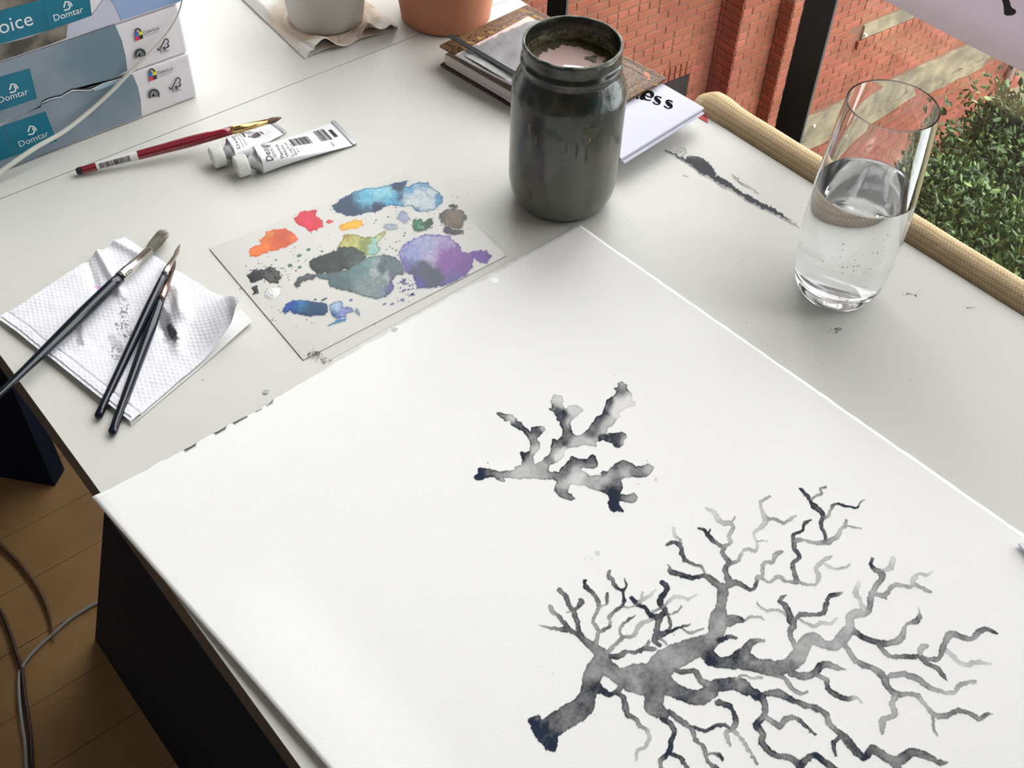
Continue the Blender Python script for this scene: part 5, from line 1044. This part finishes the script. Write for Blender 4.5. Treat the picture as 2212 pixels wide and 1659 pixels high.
stain(170, 700, 177, 750, 9, .6, (110, 108, 110), 0, 2); stain(352, 682, 370, 730, 19, .85, (92, 90, 94), 0, 5); stain(368, 716, 382, 742, 11, .9, (48, 48, 52), 0, 6); stain(358, 740, 385, 758, 8, .45, (120, 120, 122), 0, 8); stain(385, 625, 395, 660, 12, .3, (130, 130, 132), 0, 9)
stain(270, 665, 275, 700, 16, .75, (90, 90, 90), 1, 11); stain(262, 715, 282, 735, 18, .8, (80, 80, 80), 1, 12); stain(250, 765, 255, 775, 16, .6, (70, 70, 72), 1, 14); stain(245, 735, 262, 760, 13, .35, (110, 110, 112), 0, 15); stain(205, 622, 216, 626, 6, .7, (236, 176, 222), 0, 16)
V = np.stack([X, Y, TZ + np.maximum(Z, .0006)], -1).reshape(-1, 3); idx = np.arange(len(V)).reshape(nu, nv)
o = mesh_np('towel_sheet', V, np.stack([idx[:-1, :-1], idx[:-1, 1:], idx[1:, 1:], idx[1:, :-1]], -1).reshape(-1, 4)[:, ::-1], ktm, kt, colors=C_.reshape(-1, 3), smooth=True)
# lower ply peeking out along the curled right edge
def ply(pts, col):
    P0, P1, P2, P3 = pts; n = 30; V = []
    for i in range(n + 1):
        for j in range(9):
            u_, v_ = i / n, j / 8; q = (P0 * (1 - u_) + P1 * u_) * (1 - v_) + (P3 * (1 - u_) + P2 * u_) * v_; q = q.copy(); q[2] = TZ + .0004 + .0025 * ((1 - v_) ** 2) * sst(.5, 1, u_) + .0006 * vn(np.array([u_ * 20.]), np.array([v_ * 9.]), 5, 3, 2)[0]; V.append(q)
    idx = np.arange((n + 1) * 9).reshape(n + 1, 9)
    return mesh_np('lower_ply', V, np.stack([idx[:-1, :-1], idx[1:, :-1], idx[1:, 1:], idx[:-1, 1:]], -1).reshape(-1, 4), ktm, kt, colors=np.tile(lin(col), (len(V), 1)), smooth=True)
ply([at(284, 921, .0), at(547, 700, .0), at(520, 668, .0), at(262, 890, .0)], (226, 226, 224))

# ================================================================ BRUSHES
lac = mat('navy_lacquer', (.004, .0065, .015), .2, coat=.4, spec=.4)
steel = mat('nickel_ferrule', L(206, 198, 188), .18, metal=1)
def brush(label, end, fer0, fer1, tip, R4, hm_, fm_, bm_, splay=0, bend=None, group=None, nb=60, endcap=None):
    """end / ferrule start / ferrule end / tip are 3-D points; R4 = radii at end, belly, ferrule start, ferrule end"""
    end, fer0, fer1, tip = map(np.asarray, (end, fer0, fer1, tip)); rt = empty('paint_brush', tuple(end), label, 'brush', group)
    ax = fer0 - end; Lh = np.linalg.norm(ax); pr_ = [(0, 0), (R4[0] * .6, .0004), (R4[0], .0018)]
    for k in range(1, 16):
        t_ = k / 15; r = np.interp(t_, [0, .35, .72, .9, 1], [R4[0], (R4[0] * .6 + R4[1] * .4), R4[1], (R4[1] + R4[2]) * .5, R4[2]]); pr_.append((r, Lh * t_))
    pr_.append((0, Lh + .0005))
    lathe('handle', pr_, end, hm_, rt, n=24, axis=ax)
    a2 = fer1 - fer0; Lf = np.linalg.norm(a2); f_ = [(0, -.002), (R4[2] * 1.04, -.002), (R4[2] * 1.06, Lf * .03), (R4[2] * .98, Lf * .07), (R4[2] * 1.07, Lf * .11), (R4[2] * .97, Lf * .15), (R4[2] * 1.06, Lf * .19), (R4[2] * .98, Lf * .23), (R4[3], Lf), (R4[3] * .5, Lf), (0, Lf - .001)]
    lathe('ferrule', f_, fer0, fm_, rt, n=24, axis=a2)
    a3 = tip - fer1; Lb = np.linalg.norm(a3); d = a3 / Lb
    if not splay:
        lathe('bristles', [(R4[3] * .85, -.001), (R4[3] * 1.1, Lb * .25), (R4[3] * .95, Lb * .5), (R4[3] * .5, Lb * .8), (R4[3] * .15, Lb * .97), (0, Lb)], fer1, bm_, rt, n=16, axis=a3, jitter=lambda a, j: 1 + .08 * math.sin(7 * a))
    else:
        Rr = np.random.RandomState(5); s1 = np.cross(d, [0, 0, 1.]); s1 /= np.linalg.norm(s1); s2 = np.cross(s1, d); p = MB()
        for k in range(nb * 6):
            a = Rr.uniform(0, 6.28); r0 = R4[3] * .9 * math.sqrt(Rr.rand()); cl = round((math.cos(a) * r0 / R4[3]) * 3) / 3
            b0 = fer1 + (s1 * math.cos(a) + s2 * math.sin(a)) * r0 - d * .001
            e_ = fer1 + d * Lb * Rr.uniform(.80, 1.06) + s1 * (cl * splay + Rr.normal() * splay * .10) + s2 * (math.sin(a) * r0 * 1.2 + Rr.normal() * .0002)
            mdd = (b0 + e_) / 2 + s1 * (math.cos(a) * r0 * .35); w_ = .00022
            for aa, bb, w1 in ((b0, mdd, w_), (mdd, e_, w_ * .3)):
                p.add([aa - s1 * w_, aa + s1 * w_, aa + s2 * w_, bb - s1 * w1, bb + s1 * w1, bb + s2 * w1], [(0, 1, 4, 3), (1, 2, 5, 4), (2, 0, 3, 5)])
        o = p.build('bristles', bm_, rt); o['kind'] = 'stuff'
    return rt
hair_g = mat('grey_bristle', L(112, 106, 92), .7, col2=L(78, 72, 62), nscale=200); hair_b = mat('brown_bristle', L(92, 56, 42), .6, col2=L(50, 34, 30), nscale=200); hair_d = mat('dusky_bristle', L(112, 96, 84), .7)
# big brush, its tail sticks out over the desk edge
ef0 = at(262, 597, .0118); ef1 = at(322, 542, .0100); dirb = ef0 - at(40, 812, .0090); endb = at(40, 812, .0090) - dirb / np.linalg.norm(dirb) * .045
brush('large brush with splayed grey bristles and dark handle reaching past the desk edge', endb, ef0, ef1, at(354, 503, .0060), (.0018, .0046, .0041, .0034), lac, steel, hair_g, splay=.0048)
brush('slim dark brush with pointed grey tip, middle one of the three on the towel', at(210, 904, .0030), at(357, 589, .0120), at(378, 553, .0110), at(389, 527, .0080), (.0027, .0034, .0024, .0014), lac, steel, hair_d)
brush('slim dark brush with reddish brown tip, lowest and rightmost on the towel', at(241, 939, .0030), at(350, 643, .0085), at(371, 588, .0085), at(379, 560, .0080), (.0028, .0037, .0024, .0016), lac, mat('copper_ferrule', L(170, 140, 128), .22, metal=1), hair_b)
red_l = mat('red_lacquer', L(132, 24, 40), .22, coat=.8, bump=.05, bscale=400)
rb0 = at(165, 371, .0042); rb1 = at(504, 281, .0150); rb2 = at(578, 263, .0165); rb3 = at(609, 254, .0150)
rbr = brush('red handled brush with gold ferrule and barcode label, propped on the rear paint tube', rb0, rb1, rb2, rb3, (.0030, .0046, .0034, .0023), red_l, mat('brass_ferrule', L(206, 172, 110), .22, metal=1), mat('tan_bristle', L(112, 84, 64), .7, col2=L(84, 62, 50), nscale=300))
ax = rb1 - rb0; Lr = np.linalg.norm(ax); d = ax / Lr
def rr_(t_): return float(np.interp(t_, [0, .35, .72, .9, 1], [.0030, .00364, .0046, .0040, .0034]))
lathe('dipped_end', [(0, -.0003), (.0024, .0001), (.0031, .0018), (.00315, .0045)], rb0, mat('dark_dip', (.03, .03, .03), .4), rbr, n=24, axis=ax)
t0_, t1_ = .125, .385; lathe('label_band', [(rr_(t0_) + .00015, Lr * t0_), (rr_((t0_ + t1_) / 2) + .00015, Lr * (t0_ + t1_) / 2), (rr_(t1_) + .00015, Lr * t1_)], rb0, mat('label_white', L(226, 222, 222), .5), rbr, n=24, axis=ax)
s1 = np.cross(d, [0, 0, 1.]); s1 /= np.linalg.norm(s1); s2 = np.cross(s1, d); view = CC - (rb0 + rb1) / 2; av_ = math.atan2(view @ s2, view @ s1)
p = MB(); Rr = np.random.RandomState(3); t_ = t0_ + .02
while t_ < t1_ - .045:
    w_ = Rr.choice([.0015, .0025, .004]); r = rr_(t_) + .0003; V = []
    for tt in (t_, t_ + w_):
        for k in range(5):
            a = av_ - .75 + 1.25 * k / 4; V.append(rb0 + d * Lr * tt + (s1 * math.cos(a) + s2 * math.sin(a)) * r)
    p.add(V, [(k, k + 1, k + 6, k + 5) for k in range(4)]); t_ += w_ + Rr.choice([.0015, .0025, .004])
p.build('barcode', black_i, rbr)
# ================================================================ PAINT TUBES
alu = mat('tube_aluminium', L(190, 192, 194), .3, metal=.8); tubew = mat('tube_enamel', L(228, 229, 232), .22, coat=.3, bump=.25, bscale=55)
def paint_tube(label, capc, sh, crimp_a, crimp_b, rs, texts, crumple=0.):
    """capc: cap face centre, sh: shoulder centre, crimp_a/b: ends of the crimped fold"""
    capc, sh, ca, cb = map(np.asarray, (capc, sh, crimp_a, crimp_b)); rt = empty('paint_tube', tuple(sh), label, 'paint tube', None)
    d = sh - capc; Ln = np.linalg.norm(d); d = d / Ln
    lathe('cap', [(0, 0), (.0072, 0), (.0082, .0006), (.0086, .0016), (.0086, .0098), (.0078, .0106), (0, .0106)], capc, white_p, rt, n=48, axis=d)
    s1 = np.cross(d, [0, 0, 1.]); s1 /= np.linalg.norm(s1); s2 = np.cross(s1, d)
    p = MB()
    for k in range(36):
        a = 2 * math.pi * k / 36; u_ = s1 * math.cos(a) + s2 * math.sin(a); tn = -s1 * math.sin(a) + s2 * math.cos(a); w_ = tn * .00032
        p.add([capc + d * .0014 + u_ * .0085 - w_, capc + d * .0014 + u_ * .0085 + w_, capc + d * .0098 + u_ * .0085 + w_, capc + d * .0098 + u_ * .0085 - w_, capc + d * .0014 + u_ * .0091, capc + d * .0098 + u_ * .0091], [(0, 3, 5, 4), (1, 4, 5, 2), (0, 4, 1), (3, 2, 5)])
    p.build('cap_ribs', white_p, rt)
    lathe('cap_centre', [(0, -.0003), (.0008, -.0002), (.0011, 0)], capc, mat('cap_dimple', (.35, .35, .35), .6), rt, n=12, axis=d)
    lathe('neck', [(.0046, .0106), (.0046, .0130), (.0052, .0132), (rs * .97, Ln)], capc, alu, rt, n=48, axis=d)
    mid = (ca + cb) / 2; half = (cb - ca) / 2; nU, nV = 56, 64
    def surf(u, v, off=0.):
        a = 2 * math.pi * v; c = sh * (1 - u) + mid * u; c = c.copy(); k = u ** .85
        side = s1 * (rs * (1 - k)) + half * k * (1 if half @ s1 > 0 else -1); up_ = s2 * (rs * (1 - k) ** 1.15 + .0007)
        q = c + side * math.cos(a) + up_ * math.sin(a)
        if crumple: q = q + s2 * crumple * (vn(np.array([u * 70.]), np.array([math.cos(a) * 14]), 7, 3, 2)[0] - .5) * math.sin(math.pi * u) * (math.sin(a) > 0)
        q[2] = max(q[2], TZ + .0004)
        nrm_ = side / np.linalg.norm(side) * math.cos(a) + s2 * math.sin(a)
        return q + nrm_ / np.linalg.norm(nrm_) * off
    V = [surf(i / nU, j / nV) for i in range(nU + 1) for j in range(nV)]
    Fs = [(i * nV + j, (i + 1) * nV + j, (i + 1) * nV + (j + 1) % nV, i * nV + (j + 1) % nV) for i in range(nU) for j in range(nV)]
    mesh_np('tube_body', V, Fs, tubew, rt, smooth=True)
    lathe('shoulder_rim', [(rs * .95, Ln - .0008), (rs * 1.03, Ln - .0002), (rs * 1.02, Ln + .001)], capc, alu, rt, n=48, axis=d)
    cdv = (mid - sh) / np.linalg.norm(mid - sh) * .0035
    o = MB().prism([ca - cdv * .2, cb - cdv * .2, cb + cdv, ca + cdv], (0, 0, .0014)).build('crimp', alu, rt); bevel(o, .0003)
    ww = 1 if half @ s1 > 0 else -1
    for (kind, u0, u1, v0, v1, body) in texts:   # v: 0 = one side edge, .25 = top, .5 = other edge
        p = MB()
        if kind == 'bar':
            Rr = np.random.RandomState(len(body) + 1); u_ = u0
            while u_ < u1:
                w_ = Rr.choice([.006, .010, .014]); V = [surf(u_ + (w_ if k % 2 else 0), v0 + (v1 - v0) * (k // 2) / 6, .00035) for k in range(14)]
                p.add(V, [(2 * k, 2 * k + 1, 2 * k + 3, 2 * k + 2) for k in range(6)]); u_ += w_ + Rr.choice([.007, .012])
            p.build('barcode', black_i, rt)
        elif kind == 'box':
            V = [surf(u0 + (u1 - u0) * (k % 2), v0 + (v1 - v0) * (k // 2) / 4, .00035) for k in range(10)]
            p.add(V, [(2 * k, 2 * k + 1, 2 * k + 3, 2 * k + 2) for k in range(4)]); p.build('printed_mark', black_i, rt)
        else:   # lettering running round the tube: text x -> v, text y -> u
            cu = bpy.data.curves.new('t', 'FONT'); cu.body = body; cu.size = 1; cu.resolution_u = 2; ob = bpy.data.objects.new('t', cu); COL.objects.link(ob)
            me = bpy.data.meshes.new_from_object(ob.evaluated_get(bpy.context.evaluated_depsgraph_get())); A = np.array([v.co[:] for v in me.vertices]); Ft = [tuple(q.vertices) for q in me.polygons]
            bpy.data.objects.remove(ob); bpy.data.curves.remove(cu); bpy.data.meshes.remove(me)
            x_ = (A[:, 0] - A[:, 0].min()) / (A[:, 0].max() - A[:, 0].min()); y_ = A[:, 1] / .72
            V = [surf(u1 + (u0 - u1) * b_, v0 + (v1 - v0) * a_, .0004) for a_, b_ in zip(x_, y_)]
            p.add(V, Ft); p.build('lettering', black_i if kind == 'txt' else greyp, rt)
    return rt
fr_prints = [('txt', .06, .13, .07, .33, 'Design'), ('txt', .14, .175, .10, .28, 'GOUACHE'), ('txt', .21, .25, .08, .26, 'Perma'), ('txt', .265, .30, .08, .24, 'White'), ('grey', .32, .35, .08, .27, 'Light'), ('grey', .365, .39, .09, .24, 'Blanc'), ('bar', .40, .62, .20, .31, 'aaa'), ('grey', .40, .43, .12, .18, '8 ml'), ('bar', .72, .84, .20, .36, 'aaaaaaa'), ('box', .885, .925, .22, .32, ''), ('box', .80, .806, .10, .17, '')]
paint_tube('white paint tube in front, flat crimped tail towards the jar', at(508, 362, .0092), at(557, 346, .0105), at(716, 264, .0012), at(764, 314, .0012), .0112, fr_prints)
bk_prints = [('txt', .08, .14, .10, .34, 'Design'), ('bar', .40, .62, .18, .26, 'bb'), ('box', .33, .36, .26, .33, ''), ('grey', .18, .22, .10, .36, 'Permanent'), ('box', .66, .69, .2, .27, ''), ('grey', .25, .28, .1, .34, 'white')]
paint_tube('crumpled white paint tube behind, with the red brush lying on it', at(456, 342, .0092), at(500, 327, .0105), at(577, 262, .0012), at(614, 289, .0012), .0108, bk_prints, crumple=.004)

# ================================================================ FLOOR CABLES AND A CABLE'S SHADOW
def fcable(label, pts, r, m_):
    rz = r if not hasattr(r, '__len__') else max(r); P_ = [at(x, y, -TZ + rz + .0005) for x, y in pts]; rt = empty('floor_cable_or_shadow', tuple(P_[0]), label, 'cable'); tube('sheath_or_shadow', P_, r if not hasattr(r, '__len__') else list(r), m_, rt, n=8)
fcable('grey cable curving over the wooden floor to the dark side panel', [(260, 1282), (209, 1303), (155, 1335), (113, 1371), (70, 1411), (49, 1439), (41, 1462), (42, 1514), (49, 1575), (54, 1608), (58, 1690)], .0022, mat('grey_cable', L(150, 150, 150), .5))
fcable('dark brown cable along the lower left edge of the floor', [(-40, 1270), (0, 1321), (20, 1364), (35, 1411), (46, 1443), (50, 1475), (54, 1510), (61, 1556), (66, 1600), (70, 1690)], .0026, mat('brown_cable', L(54, 36, 24), .5))
fcable('fading shadow of a cable on the floor planks, shaped as a brown strip', [(-60, 1120), (0, 1176), (50, 1225), (90, 1285), (108, 1335), (116, 1390)], (.003, .003, .003, .0026, .0018, .0006), mat('cable_shadow_brown', L(96, 68, 44), .6))  # brown tapering tube stands in for a cable's shadow on the planks
